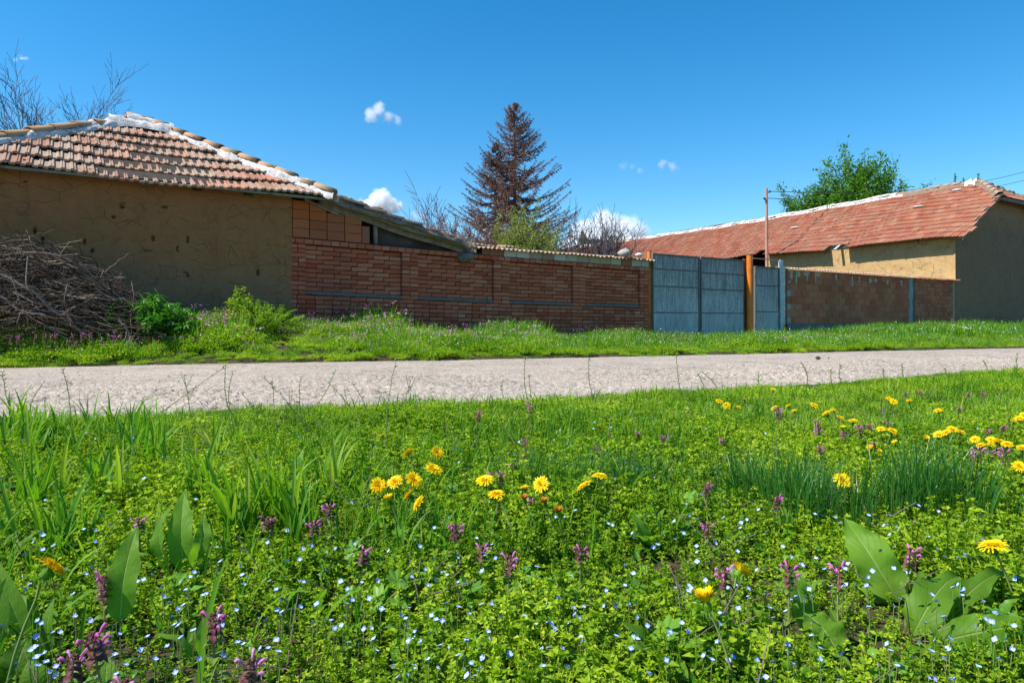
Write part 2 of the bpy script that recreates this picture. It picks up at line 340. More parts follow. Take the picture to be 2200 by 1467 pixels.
M = dict(
    soil=m_ground(), road=m_road(),
    adobe=m_adobe('straw_clay_plaster', (0.275, 0.135, 0.056), (0.235, 0.142, 0.078), 1.45, 0.30, (0.145, 0.074, 0.036), 1.9, 0.55),
    adobe_ochre=m_adobe('ochre_clay_plaster', (0.47, 0.305, 0.140), (0.56, 0.375, 0.175), 2.4, 0.2, (0.22, 0.15, 0.08)),  # ochre plaster of the long house, paler lower down
    adobe_grey=m_adobe('weathered_gable_plaster', (0.33, 0.195, 0.11), (0.225, 0.145, 0.095), 4.5, 0.45, (0.065, 0.055, 0.040), 1.6, 0.7),
    brick=m_brick('brick', [(0.0, (0.39, 0.095, 0.050)), (0.18, (0.44, 0.125, 0.068)), (0.36, (0.46, 0.150, 0.085)), (0.52, (0.40, 0.102, 0.053)), (0.66, (0.47, 0.180, 0.105)), (0.78, (0.34, 0.078, 0.042)), (0.90, (0.43, 0.130, 0.072)), (0.97, (0.47, 0.235, 0.14))]),
    block=m_brick('hollow_block', [(0.0, (0.38, 0.125, 0.066)), (0.3, (0.42, 0.150, 0.080)), (0.55, (0.35, 0.108, 0.056)), (0.8, (0.43, 0.165, 0.090))], pale=(0.41, 0.165, 0.095)),
    bigblock=m_brick('long_hollow_block', [(0.0, (0.31, 0.100, 0.048)), (0.35, (0.35, 0.118, 0.050)), (0.6, (0.27, 0.086, 0.042)), (0.8, (0.36, 0.102, 0.034))], dirt=(0.13, 0.06, 0.035), pale=(0.34, 0.150, 0.085)),
    cap=m_brick('mixed_cap_block', [(0.0, (0.36, 0.29, 0.20)), (0.3, (0.42, 0.38, 0.30)), (0.5, (0.27, 0.11, 0.07)), (0.68, (0.33, 0.24, 0.15)), (0.85, (0.48, 0.46, 0.42))]),
    joint=m_mortar('brick_joint', (0.050, 0.036, 0.026), (0.025, 0.018, 0.014)),
    concrete=m_mortar('grey_concrete', (0.17, 0.155, 0.135), (0.09, 0.08, 0.07)),
    teal=m_mortar('teal_grey_concrete', (0.25, 0.33, 0.34), (0.14, 0.20, 0.22)),
    palemortar=m_mortar('pale_mortar', (0.40, 0.40, 0.36), (0.26, 0.26, 0.23)),
    white=m_mortar('white_lime_mortar', (0.60, 0.56, 0.53), (0.24, 0.215, 0.195), 7),
    tileA=m_tile('lichened_clay_tile', [(0.1, (0.27, 0.125, 0.078)), (0.4, (0.35, 0.195, 0.130)), (0.6, (0.31, 0.215, 0.155)), (0.9, (0.42, 0.165, 0.095))], (0.36, 0.310, 0.245), 1.0),
    capA=m_tile('clay_ridge_tile', [(0.2, (0.48, 0.245, 0.145)), (0.6, (0.43, 0.25, 0.13)), (0.9, (0.40, 0.30, 0.19))], (0.30, 0.25, 0.12), 0.6),
    tileB=m_tile('red_clay_tile', [(0.15, (0.31, 0.090, 0.052)), (0.40, (0.39, 0.135, 0.072)), (0.62, (0.31, 0.135, 0.085)), (0.85, (0.43, 0.195, 0.115))], (0.36, 0.25, 0.18), 0.5, 12),
    tileC=m_tile('old_coping_tile', [(0.2, (0.36, 0.19, 0.13)), (0.5, (0.30, 0.21, 0.15)), (0.8, (0.40, 0.27, 0.19))], (0.33, 0.31, 0.24), 0.8),
    asb=m_tile('corrugated_coping', [(0.2, (0.30, 0.27, 0.22)), (0.6, (0.36, 0.31, 0.25)), (0.9, (0.42, 0.27, 0.20))], (0.26, 0.27, 0.20), 0.6),
    tileR=m_tile('pink_coping_tile', [(0.2, (0.48, 0.24, 0.18)), (0.6, (0.52, 0.34, 0.27)), (0.9, (0.44, 0.20, 0.14))], (0.48, 0.42, 0.35), 0.5),
    mud=m_mortar('mud_and_moss', (0.22, 0.17, 0.13), (0.10, 0.08, 0.05)),
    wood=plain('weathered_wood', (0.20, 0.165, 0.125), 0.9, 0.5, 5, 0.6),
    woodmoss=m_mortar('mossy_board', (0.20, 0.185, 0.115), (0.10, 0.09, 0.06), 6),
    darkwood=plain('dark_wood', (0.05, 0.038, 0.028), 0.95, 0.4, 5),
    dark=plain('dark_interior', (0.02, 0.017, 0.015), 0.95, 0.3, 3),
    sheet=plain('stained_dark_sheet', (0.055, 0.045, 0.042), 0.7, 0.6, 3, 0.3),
    gate=m_gate(),
    gframe=m_brick('rusty_frame_paint', [(0.0, (0.13, 0.145, 0.155)), (0.5, (0.15, 0.14, 0.135))], dirt=(0.11, 0.05, 0.035), pale=(0.12, 0.16, 0.20)),
    redrust=plain('red_brown_rust', (0.16, 0.060, 0.035), 0.8, 0.4, 12),
    orange=plain('orange_brown_paint', (0.66, 0.175, 0.014), 0.5, 0.22, 4, 0.2, 0.002, 0.35),
    pale=plain('pale_blue_paint', (0.36, 0.43, 0.48), 0.55, 0.3, 9, 0.2),
    pink=plain('faded_pink_metal', (0.46, 0.24, 0.18), 0.7, 0.25, 6, 0.3),
    porc=plain('dark_insulator', (0.05, 0.035, 0.03), 0.3, 0.2, 6, 0.0),
    wire=plain('wire', (0.03, 0.03, 0.035), 0.6, 0.1, 6, 0.0),
    tin=plain('pale_metal_roofing', (0.50, 0.52, 0.52), 0.5, 0.12, 3, 0.0),
    stone=m_mortar('stone', (0.38, 0.35, 0.31), (0.20, 0.18, 0.16)),
    bark=plain('grey_brown_bark', (0.105, 0.080, 0.065), 0.95, 0.4, 14, 0.7, 0.01),
    twig=plain('dead_twig', (0.175, 0.130, 0.110), 0.9, 0.45, 20, 0.5),
    brownneedle=leaf_mat('dead_needles', [(0.2, (0.25, 0.120, 0.080)), (0.5, (0.33, 0.170, 0.115)), (0.85, (0.18, 0.105, 0.085))], 0.15, 0.8, 1.2, 0.1),
    twigmix=m_brick('brush_twig', [(0.0, (0.040, 0.028, 0.019)), (0.3, (0.095, 0.066, 0.046)), (0.6, (0.16, 0.115, 0.082)), (0.88, (0.30, 0.235, 0.180))], (0.05, 0.035, 0.03), (0.25, 0.20, 0.16)),
    graytwig=plain('bare_twig', (0.10, 0.082, 0.085), 0.95, 0.3, 20, 0.2),
)

# ------------------------------------------------------------------ ground and road
def ax(*segs):
    out = []
    for a, b, st in segs: out += list(np.arange(a, b, st))
    return np.array(out + [segs[-1][1]])
gx = ax((-900, -120, 130), (-120, -30, 15), (-30, -9, 0.7), (-9, 14, 0.10), (14, 30, 0.4), (30, 120, 10), (120, 900, 130))
gy = ax((-300, -30, 60), (-30, -1, 2), (-1, 0.6, 0.2), (0.6, 18, 0.10), (18, 34, 0.4), (34, 120, 8), (120, 1500, 150))
X, Y = np.meshgrid(gx, gy, indexing='ij'); Z = H(X, Y)
MB().grid(np.stack([X, Y, Z], -1)[:, ::1]).build('ground', M['soil'], None, True, kind='structure')
rx = ax((-28, -8, 0.25), (-8, -4.5, 0.05), (-4.5, 6.5, 0.02), (6.5, 10, 0.035), (10, 14, 0.09), (14, 38, 0.4)); rt = np.linspace(-0.035, 1.035, 300)
X = np.repeat(rx[:, None], len(rt), 1); yn, yf = y_near(X), y_far(X); Y = yn + rt[None] * (yf - yn)
t = rt[None] * np.ones_like(X)
f1, f2, idv = worley(X * 13, Y * 13, 5); g1, g2, gi = worley(X * 26, Y * 26, 8)
rough = smooth((0.62 - t) / 0.35) * (0.65 + 0.7 * (fbm(X * 0.7, Y * 1.4, 4) + 0.3))
rough = np.clip(rough, 0.1, 1.2)
fineband = smooth((t - 0.7) / 0.2)
Z = road_z(X, Y) + rough * (0.026 * (0.55 - f1) * (0.5 + idv) + 0.012 * (0.5 - g1) * (0.4 + gi)) - 0.030 * smooth((0.16 - (f2 - f1)) / 0.16) * rough * smooth((fbm(X * 1.1, Y * 2.2, 51) + .28) / .3)
Z += 0.010 * fbm(X * 1.3, Y * 1.3, 33) + 0.004 * fbm(X * 9, Y * 9, 41)
pot = smooth((fbm(X * 0.45, Y * 0.9, 77) - 0.42) / 0.15) * smooth((0.5 - t) / 0.2); Z -= 0.018 * pot
Z = np.where((t < 0) | (t > 1), Z - 0.012, Z)
MB().grid(np.stack([X, Y, Z], -1)).build('road', M['road'], None, True, kind='structure')

OFF = {}
def thing(name, u, v, z, **tags):
    r = street(name, u, v, z, **tags); OFF[r.name] = (-u, -v, -z); return r
def part(root, name, mb, mat, sm=False, label=None):
    o = mb.build(name, mat, root, sm)
    if root.name in OFF: o.location = OFF[root.name]
    if label: o['label'] = label
    return o

# ------------------------------------------------------------------ roof tile machinery
def tile_shape(tw, tl, prof, th=0.022, ny=3, bow=0.0):
    px = np.array([p[0] * tw for p in prof]); pz = np.array([p[1] for p in prof]); n = len(px)
    V = []; UV = []
    for j in range(ny):
        y = tl * j / (ny - 1)
        for a, b in zip(px, pz): V.append((a, y, b + bow * math.sin(math.pi * j / (ny - 1))))
    k = ny * n
    for a, b in zip(px, pz): V.append((a, 0.002, b - th))
    for a in (0, n - 1): V.append((px[a], tl, pz[a] - th))
    F = []
    for j in range(ny - 1):
        for i in range(n - 1): F.append((j * n + i, j * n + i + 1, (j + 1) * n + i + 1, (j + 1) * n + i))
    for i in range(n - 1): F.append((k + i, k + i + 1, i + 1, i))
    F.append((k, 0, (ny - 1) * n, k + n)); F.append((n - 1, k + n - 1, k + n + 1, ny * n - 1))
    F = [f for f in F]
    return np.array(V), np.array(F)
MARS = [(0, .004), (.03, .022), (.10, .022), (.14, .0), (.20, -.003), (.38, -.003), (.42, .018), (.47, .018), (.50, .008), (.53, .018), (.58, .018), (.62, -.003), (.82, -.003), (.87, .016), (.97, .018), (1, .0)]
RIB = [(0, .0), (.02, .020), (.10, .020), (.14, .002), (.45, .0), (.48, .014), (.54, .014), (.57, .0), (.90, .0), (.96, .010), (1, .004)]
WAVE = [(i / 10, 0.020 * math.cos(i / 10 * 4 * math.pi)) for i in range(11)]
def axes(o, ex, ey, tilt=0.0, jit=0.0):
    ex = Vector(ex).normalized(); ey = Vector(ey).normalized(); ez = ex.cross(ey)
    m = Matrix((ex, ey, ez)).transposed().to_4x4()
    if tilt: m = m @ Matrix.Rotation(-tilt, 4, 'X')
    if jit: m = m @ Matrix.Rotation(random.gauss(0, jit), 4, 'Z') @ Matrix.Rotation(random.gauss(0, jit), 4, 'X') @ Matrix.Rotation(random.gauss(0, jit), 4, 'Y')
    return Matrix.Translation(o) @ m
def tile_field(mb, o, ex, ey, rows, rl, tw, rng_fn, shape, tilt=0.05, jit=0.012, mat=0, sag=None, skip=None, stag=0.0):
    o = Vector(o); ex = Vector(ex).normalized(); ey = Vector(ey).normalized(); V, F = shape; T = []
    for r in range(rows):
        a, b = rng_fn(r)
        x = a + (random.uniform(-.02, .02)) - (tw * stag if r % 2 else 0); k = 0
        while x < b - 0.3 * tw:
            if not (skip and skip(r, x)):
                P = o + ex * x + ey * (r * rl) + ex.cross(ey) * 0.02
                if sag: P = P + Vector((0, 0, sag(x, r / rows)))
                P = P + Vector((0, 0, random.gauss(0, 0.003)))
                T.append(np.array(axes(P, ex, ey, tilt, jit)))
            x += tw; k += 1
    return mb.rep(V, F, np.array(T), mat)
def cap_shape(L=0.42, r0=0.125, r1=0.10, n=9, th=0.016):
    V = []; 
    for (rr) in (0, 1):
        for j, y in enumerate((0, L)):
            r = (r0, r1)[j] - rr * th
            for i in range(n):
                a = math.pi * (i / (n - 1)); V.append((r * math.cos(a), y, r * 0.8 * math.sin(a)))
    F = []
    for i in range(n - 1):
        F.append((i, i + 1, n + i + 1, n + i)); F.append((2 * n + i + 1, 2 * n + i, 3 * n + i, 3 * n + i + 1))
        F.append((i + 1, i, 2 * n + i, 2 * n + i + 1)); F.append((n + i, n + i + 1, 3 * n + i + 1, 3 * n + i))
    return np.array(V), np.array(F)
def lump_line(mb, P0, P1, w, h, seed, step=0.03, nseg=11, mat=0, amp=0.5):
    P0 = np.array(P0, float); P1 = np.array(P1, float); L = np.linalg.norm(P1 - P0); n = max(4, int(L / step))
    d = (P1 - P0) / L; side = np.cross(d, [0, 0, 1.0]); side /= np.linalg.norm(side)
    s = np.linspace(0, L, n)[:, None]; a = np.linspace(-1, 1, nseg)[None]
    N = fbm(s * 5 + a * 1.5, a * 2 + seed, seed, 4); N2 = fbm(s * 2.2 + 31, a * 0.6, seed + 5, 3)
    wv = w * (1 + 0.5 * fbm(s * 3.5 + 0 * a, a * 0 + 3 * np.sign(a), seed + 9, 3)); hh = h * (1 - a ** 2) ** 0.5 * (1 + amp * N + 0.4 * N2) - 0.05 * (np.abs(a) > .97)
    hh = hh * (0.55 + 1.1 * np.clip(fbm(s * 1.9 + 0 * a, a * 0 + 9, seed + 21, 3) + .35, 0, 1)); G = P0 + d * s[..., None] + side * (a * wv)[..., None] + np.array([0, 0, 1.0]) * (hh + 0.03 * N)[..., None]
    G = G - np.array([0, 0, 1.0]) * (np.abs(a * wv) * 0.42)[..., None]
    return mb.grid(G[:, ::-1], mat)

# ------------------------------------------------------------------ clay house on the left
uA1 = U(628); uA0 = -9.45; EZ = 2.74; EV = -0.30; uE1 = -4.04; uE0 = -9.62; vE1 = 5.1
APX = Vector((-6.98, 2.42, 4.30)); APX2 = Vector((-6.62, 2.42, 4.30))
house = thing('clay_house', (uA0 + uA1) / 2, 0, 0.4, label='low clay house with a hipped roof edged in white mortar, behind the brush pile', cat='house')
gu = np.arange(uA0, uA1 + 0.001, 0.015); gz = np.arange(-0.2, 2.74, 0.015)
A, B = np.meshgrid(gu, gz, indexing='ij')
dv = 0.025 * fbm(A * 1.1, B * 1.1, 61) + 0.010 * fbm(A * 6, B * 6, 62) + 0.004 * fbm(A * 25, B * 25, 63)
low = smooth((1.55 + 0.35 * fbm(A * 1.2, B * 0.3, 64) - B) / 0.06); dv = dv + 0.012 * low
for (x, y, w, h) in [(75, 496, 8, 30), (47, 512, 6, 28), (92, 516, 6, 32), (182, 519, 5, 16), (329, 512, 7, 18), (404, 515, 6, 26), (381, 534, 6, 20), (555, 585, 7, 22), (318, 538, 26, 5), (400, 586, 12, 6), (404, 592, 5, 14),
                     (198, 539, 8, 14), (245, 466, 12, 14), (263, 444, 9, 9), (355, 445, 14, 6), (55, 390, 8, 6), (265, 437, 14, 4)]:
    u0, z0 = uz(x, y); s_ = 150.3 - .0453 * x; dx = np.abs(A - u0) / (w / 2 / (s_ * 0.85)) ; dz = np.abs(B - z0) / (h / 2 / s_)
    d = np.maximum(dx, dz) * 1.7 + 0.5 * fbm(A * 20, B * 20, 5); dv = dv + 0.09 * smooth((1.05 - d) / 0.35)
G = np.stack([A, dv, B], -1)
mb = MB(); mb.grid(G[:, ::1]); part(house, 'front_wall', mb, M['adobe'], True)
mb = MB(); mb.box((uA0 + .02, 0.10, -0.2), (uA1 - .02, 4.8, 2.7)); part(house, 'rear_walls', mb, M['adobe'])
mb = MB(); g = 0.5 * np.ones((40, 40, 3)); a_, b_ = np.meshgrid(np.linspace(-0.0, 0.25, 8), np.linspace(-0.2, 2.74, 120), indexing='ij')
mb.grid(np.stack([uA1 + 0.012 * fbm(a_ * 8, b_ * 8, 3), a_, b_], -1)); part(house, 'corner_return', mb, M['adobe'], True)
sl = math.atan2(APX.z - EZ, APX.y - EV); ey = Vector((0, math.cos(sl), math.sin(sl))); SL = (Vector((0, APX.y, APX.z)) - Vector((0, EV, EZ))).length
rows = 7; rl = SL / rows
def rA(r):
    f = (r + 0.35) / rows; return (uE0 + (APX.x - uE0) * f - uE0, uE1 + (APX2.x - uE1) * f - uE0)
mb = MB(); shp = tile_shape(0.268, rl * 1.12, MARS, 0.036)
tile_field(mb, (uE0, EV - 0.02, EZ), (1, 0, 0), ey, rows, rl, 0.268, rA, shp, 0.105, 0.020,
           sag=lambda x, f: 0.03 * math.sin(x * 1.7) * (1 - f) - 0.05 * math.sin(math.pi * min(1, max(0, x / 5.5))) * (1 - f))
part(house, 'front_roof_tiles', mb, M['tileA'])
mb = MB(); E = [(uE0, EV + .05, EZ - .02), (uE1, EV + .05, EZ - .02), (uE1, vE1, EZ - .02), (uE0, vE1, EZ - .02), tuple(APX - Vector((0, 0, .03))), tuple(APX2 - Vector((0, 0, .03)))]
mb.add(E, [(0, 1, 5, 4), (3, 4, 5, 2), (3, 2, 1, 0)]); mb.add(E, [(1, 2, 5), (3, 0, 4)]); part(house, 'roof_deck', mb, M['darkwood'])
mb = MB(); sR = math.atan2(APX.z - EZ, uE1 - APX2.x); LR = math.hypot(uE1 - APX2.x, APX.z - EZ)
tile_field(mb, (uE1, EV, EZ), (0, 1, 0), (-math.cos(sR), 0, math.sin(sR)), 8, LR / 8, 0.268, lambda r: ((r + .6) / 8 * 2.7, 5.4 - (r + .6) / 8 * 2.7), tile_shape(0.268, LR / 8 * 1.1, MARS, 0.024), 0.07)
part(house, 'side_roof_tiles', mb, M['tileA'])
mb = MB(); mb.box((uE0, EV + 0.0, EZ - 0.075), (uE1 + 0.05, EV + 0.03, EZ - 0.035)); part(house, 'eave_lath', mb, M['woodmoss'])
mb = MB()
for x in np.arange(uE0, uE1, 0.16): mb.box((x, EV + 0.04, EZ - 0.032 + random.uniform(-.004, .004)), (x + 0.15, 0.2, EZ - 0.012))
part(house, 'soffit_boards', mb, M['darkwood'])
for x, y in [(201, 372), (426, 400), (536, 411), (60, 352)]:
    u0, z0 = uz(x, y, -0.12); mb = MB(); mb.box((u0 - .06, -0.16, z0 - 0.055), (u0 + .06, 0.1, z0 + 0.05)); part(house, 'rafter_end', mb, M['darkwood'])
u0, z0 = uz(312, 390, -0.10); mb = MB(); th = np.linspace(0, 1, 4)[:, None] * np.array([[0, .25, 0]]) + np.array([[u0, -0.14, z0]]); mb.tube(th, [.08, .08, .08, .08], 14)
part(house, 'rafter_end', mb, M['twig'], True, 'round log end under the eave')
# hips: caps bedded in white mortar
def hip(P0, P1, root, n, cm, mm, w=0.145, h=0.055, seed=1, L=0.46, caps=True, r=0.115):
    P0 = Vector(P0); P1 = Vector(P1); mb = MB(); lump_line(mb, P0, P1, w, h, seed); lump_line(mb, P0 + Vector((0, -.05, -.01)), P1 + Vector((0, -.05, -.01)), w * 0.9, h * 0.7, seed + 3)
    part(root, 'mortar_bed', mb, mm, True)
    if not caps: return
    d = (P1 - P0) / n; V, F = cap_shape(L, r, r * 0.82)
    for i in range(n):
        mb = MB(); up = Vector((0, 0, 1)); ex = d.cross(up).normalized()
        m = axes(P0 + d * i + Vector((0, 0, h * 0.35 + random.uniform(-.008, .008))), ex, d, 0.05, 0.035)
        mb.rep(V, F, [np.array(m)]); part(root, 'ridge_tile', mb, cm, True)
hip((uE1 + .04, EV - .03, EZ + .03), tuple(APX2), house, 10, M['capA'], M['white'], seed=3)
hip((uE0 - .04, EV - .03, EZ + .03), tuple(APX), house, 9, M['capA'], M['white'], seed=8)
hip(tuple(APX - Vector((0.05, 0, -.02))), tuple(APX2 + Vector((.05, 0, .02))), house, 1, M['capA'], M['white'], 0.18, 0.07, seed=12)
mb = MB(); lump_line(mb, APX + Vector((-.35, -.28, -.12)), APX2 + Vector((.35, -.28, -.12)), 0.16, 0.05, 15); part(house, 'mortar_bed', mb, M['white'], True)

# ------------------------------------------------------------------ brick wall
def sh(u): return np.where(u < 0, -0.024 * u, -0.010 * u)
def brickrow(mb, u0, u1, z0, z1, v, L, off, gap=0.015, dep=0.07, mat=0, jit=0.003, minl=0.05):
    cuts = [u0]; x = u0 + (off if off > minl else L)
    while x < u1 - minl: cuts.append(x + random.uniform(-.008, .008)); x += L
    cuts.append(u1)
    for a, b in zip(cuts[:-1], cuts[1:]):
        a2, b2 = a + gap * .5, b - gap * .5; s0 = float(sh((a + b) / 2)); vv = v + random.gauss(0, jit); t = random.gauss(0, .002)
        V = [(a2, vv, z0 + s0 + t), (b2, vv + random.gauss(0, .0015), z0 + s0 - t), (b2, vv + dep, z0 + s0), (a2, vv + dep, z0 + s0),
             (a2, vv + random.gauss(0, .0015), z1 + s0 - gap + t), (b2, vv, z1 + s0 - gap - t), (b2, vv + dep, z1 + s0 - gap), (a2, vv + dep, z1 + s0 - gap)]
        mb.add(V, BOXF, mat)
uW0, uW1 = U(624), U(1394)
bw = thing('brick_wall', (uW0 + uW1) / 2, 0, 0.2, label='long red brick street wall with four recessed panels and a tiled top, between the clay house and the blue gate', cat='wall')
pan = [(U(657), U(864)), (U(899), U(1061)), (U(1095), U(1231)), (U(1258), U(1375))]
LEDGE = 0.975; TOPP = 1.80; ch = 0.0800
mb = MB(); k = 0; z = LEDGE - 0.075
while z > -0.35:
    L = 0.325 if k % 2 == 0 else 0.163
    brickrow(mb, uW0, uW1, z - ch, z, 0.0, L, L * (0.35 if k % 2 == 0 else 0.7)); z -= ch; k += 1
part(bw, 'base_bricks', mb, M['brick'])
mb = MB(); nrow = 10; ch2 = (TOPP - LEDGE + 0.08) / (nrow + 1)
piers = [(uW0, pan[0][0]), (pan[0][1], pan[1][0]), (pan[1][1], pan[2][0]), (pan[2][1], pan[3][0]), (pan[3][1], uW1)]
for i in range(nrow + 1):
    z0 = LEDGE - 0.075 + i * ch2
    for a, b in piers:
        w = b - a; brickrow(mb, a, b, z0, z0 + ch2, 0.0, w + 1 if i % 3 == 2 else w / 2, 0)
part(bw, 'pier_bricks', mb, M['brick'])
for j, (a, b) in enumerate(pan):
    mb = MB()
    for i in range(nrow): brickrow(mb, a, b, LEDGE + i * ch2 * 1.0, LEDGE + (i + 1) * ch2, 0.058, 0.325, 0.325 * (0.15 + 0.5 * (i % 2)))
    part(bw, 'panel_bricks', mb, M['brick'])
    mb = MB(); us = np.linspace(a, b, 60); prof = np.array([(.004, -.070), (-.004, -.050), (0.006, -.028), (.09, .004)])
    G = np.stack([np.stack([us, np.full(60, p[0]) + 0.004 * fbm(us * 12, us * 0 + i, 6), LEDGE + sh(us) + p[1] + 0.008 * fbm(us * 7, us * 0 + i * 3, 4)], -1) for i, p in enumerate(prof)], 1)
    mb.grid(G); part(bw, 'ledge', mb, M['concrete'], True)
mb = MB(); brickrow(mb, uW0, uW1, TOPP + 0.005, TOPP + 0.10, -0.012, 0.163, 0.08); part(bw, 'header_course', mb, M['brick'])
mb = MB(); uB0 = U(1035); brickrow(mb, uB0, uW1, TOPP + 0.10, TOPP + 0.275, -0.004, 0.335, 0.2, mat=0); part(bw, 'cap_blocks', mb, M['cap'])
mb = MB()
mb.box((uW0, 0.012, -0.4), (uW1, 0.055, LEDGE - 0.075)); 
for a, b in piers: mb.box((a + .012, 0.0125, LEDGE - 0.3), (b - .012, 0.2, TOPP + 0.05))
for a, b in pan: mb.box((a - .02, 0.07, LEDGE - 0.15), (b + .02, 0.19, TOPP + 0.12))
mb.box((uW0, 0.004, TOPP - 0.02), (uW1, 0.195, TOPP + 0.10)); mb.box((uB0, 0.012, TOPP + 0.05), (uW1, 0.21, TOPP + 0.268))
mb.V = [np.column_stack([v[:, 0], v[:, 1], v[:, 2] + sh(v[:, 0])]) for v in mb.V]
part(bw, 'mortar_joints', mb, M['joint'])
mb = MB(); shp = tile_shape(0.235, 0.42, WAVE, 0.02); T = []
x = U(985)
while x < uW1 - 0.1:
    T.append(np.array(axes(Vector((x, -0.11 + random.uniform(-.02, .02), 2.045 + float(sh(x)) * 0.3 + random.uniform(-.008, .008))), (1, random.uniform(-.03, .03), random.uniform(-.03, .03)), (0, 1, 0.10)))); x += 0.228
mb.rep(*shp, T); part(bw, 'coping_tiles', mb, M['tileC'])
mb = MB(); T = []
x = U(1000)
while x < U(1105):
    T.append(np.array(axes(Vector((x, 0.06 + random.uniform(-.05, .05), 2.115 + random.uniform(-.01, .02))), (1, random.uniform(-.1, .1), random.uniform(-.06, .02)), (0, 1, 0.08)))); x += 0.25
mb.rep(*tile_shape(0.24, 0.36, MARS, 0.024), T); part(bw, 'loose_tiles', mb, M['tileA'])
def lumpobj(name, loc, size, mat, seed, root=None, **tags):
    th, ph = np.meshgrid(np.linspace(0, math.pi, 9), np.linspace(0, 2 * math.pi, 14), indexing='ij')
    r = 1 + 0.5 * fbm(np.cos(ph) * 1.3 + th, np.sin(ph) * 1.3 + th * .7, seed); sx, sy, sz = size
    G = np.stack([r * np.sin(th) * np.cos(ph) * sx, r * np.sin(th) * np.sin(ph) * sy, r * np.cos(th) * sz], -1)
    mb = MB(); mb.grid(G)
    if root is not None:
        mb.V = [v + np.array(loc) for v in mb.V]; return part(root, name, mb, mat, True)
    o = mb.build(name, mat, None, True, **tags); o.location = loc; return o
for x, y, sx, sz, lab, m in [(1341, 544, .14, .10, 'grey rounded rubble lump on the brick wall top', 'stone'), (1372, 548, .11, .05, 'small white mortar rubble on the brick wall top beside the orange post', 'white'),
                             (1000, 552, .17, .11, 'large dark stone wedged under the low end of the shed roof board', 'concrete'), (841, 688, .05, .03, 'pale flat stone in the weeds at the foot of the brick wall', 'stone')]:
    v = 0.02 if y < 560 else -0.25
    if lab.startswith('large'): v = -0.05
    u0, z0 = uz(x, y, v); lumpobj('stone', SP(u0, v, z0), (sx, .12, sz), M[m], int(x), label=lab, cat='stone')

# ------------------------------------------------------------------ shed with its sloping roof above the brick wall
shed = thing('shed', U(850), 0.3, 0.3, label='small shed behind the brick wall with a sagging tiled roof sloping down to the right', cat='shed')
uS0, uS1 = U(690, -.1), U(1010, -.1); zS0, zS1 = 2.76, 2.06
n = 40; us = np.linspace(uS0, uS1, n); f = np.linspace(0, 1, n); zs = zS0 + (zS1 - zS0) * (f ** 1.03) + 0.02 * np.sin(f * 9)
mb = MB(); G = []
for (vv, dz) in [(-0.115, 0.04), (-0.125, -0.095), (-0.09, -0.10), (-0.085, 0.035), (-0.115, 0.04)]: G.append(np.stack([us, vv + .006 * np.sin(us * 7), zs + dz + 0.006 * fbm(us * 6, us * 0 + dz * 30, 3)], -1))
mb.grid(np.stack(G, 1)); part(shed, 'barge_board', mb, M['woodmoss'])
mb = MB(); G = []
for (vv, dz) in [(0.0, -0.06), (-0.0, -0.19), (0.04, -0.19), (0.04, -0.06), (0, -.06)]: G.append(np.stack([us, vv + 0 * us, zs + dz], -1))
mb.grid(np.stack(G, 1)); part(shed, 'rafter', mb, M['wood'])
mb = MB(); sd = Vector((uS0 - uS1, 0, zS0 - zS1)); Ls = sd.length; nr = 8
tile_field(mb, (uS1 + 0.05, -0.20, zS1 + 0.06), (0, 1, 0), sd, nr, Ls / nr, 0.26, lambda r: (random.uniform(-.05, .06), 3.2), tile_shape(0.262, Ls / nr * 1.15, MARS, 0.03), 0.10, 0.03)
part(shed, 'roof_tiles', mb, M['tileA'])
mb = MB(); lump_line(mb, (uS0, -.13, zS0 + .03), (uS1, -.13, zS1 + .03), 0.07, 0.06, 44, amp=1.2); part(shed, 'mortar_bed', mb, M['mud'], True)
mb = MB(); mb.add([(uS0, -.08, zS0 + .02), (uS1, -.08, zS1 + .02), (uS1, 3, zS1 + .02), (uS0, 3, zS0 + .02), (uS0, -.08, zS0 - .01), (uS1, -.08, zS1 - .01), (uS1, 3, zS1 - .01), (uS0, 3, zS0 - .01)], BOXF); part(shed, 'roof_boards', mb, M['darkwood'])
# stacked long blocks closing the gable
mb = MB(); hb = 0.165
cols = [(628, 664, 4, 435), (665, 702, 4, 440), (703, 740, 3, 460), (741, 777, 3, 466)]
zb0 = TOPP + 0.11
for x0, x1, nn, _ in cols:
    a, b = U(x0 + 0.5), U(x1 + 0.5)
    for i in range(nn): brickrow(mb, a, b, zb0 + i * hb, zb0 + (i + 1) * hb, 0.008, 9, 0, 0.008, 0.2)
part(shed, 'gable_blocks', mb, M['bigblock'])
mb = MB(); a, b = U(778), U(794); brickrow(mb, a, b, zb0, zb0 + 0.32, 0.005, 9, 0, .006, .2); part(shed, 'upright_block', mb, M['cap'])
mb = MB(); u0 = U(806, .08); mb.tube([(u0, .08, 1.8), (u0 + .01, .08, 2.1), (u0 - .01, .08, 2.7)], [.05, .045, .05], 8); part(shed, 'post', mb, M['wood'], True)
def zshed(u): return zS0 + (zS1 - zS0) * (u - uS0) / (uS1 - uS0)
def trap(mb, u0, u1, v0, v1, zb, dz):
    return mb.add([(u0, v0, zb), (u1, v0, zb), (u1, v1, zb), (u0, v1, zb), (u0, v0, zshed(u0) + dz), (u1, v0, zshed(u1) + dz), (u1, v1, zshed(u1) + dz), (u0, v1, zshed(u0) + dz)], BOXF)
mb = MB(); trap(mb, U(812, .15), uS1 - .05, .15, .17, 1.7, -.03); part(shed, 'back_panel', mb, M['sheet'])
mb = MB(); trap(mb, U(628, .3), U(812, .3), .25, .27, 1.7, -.03); part(shed, 'shade_back', mb, M['dark'])  # near-black sheet, its colour stands in for the shade inside the shed
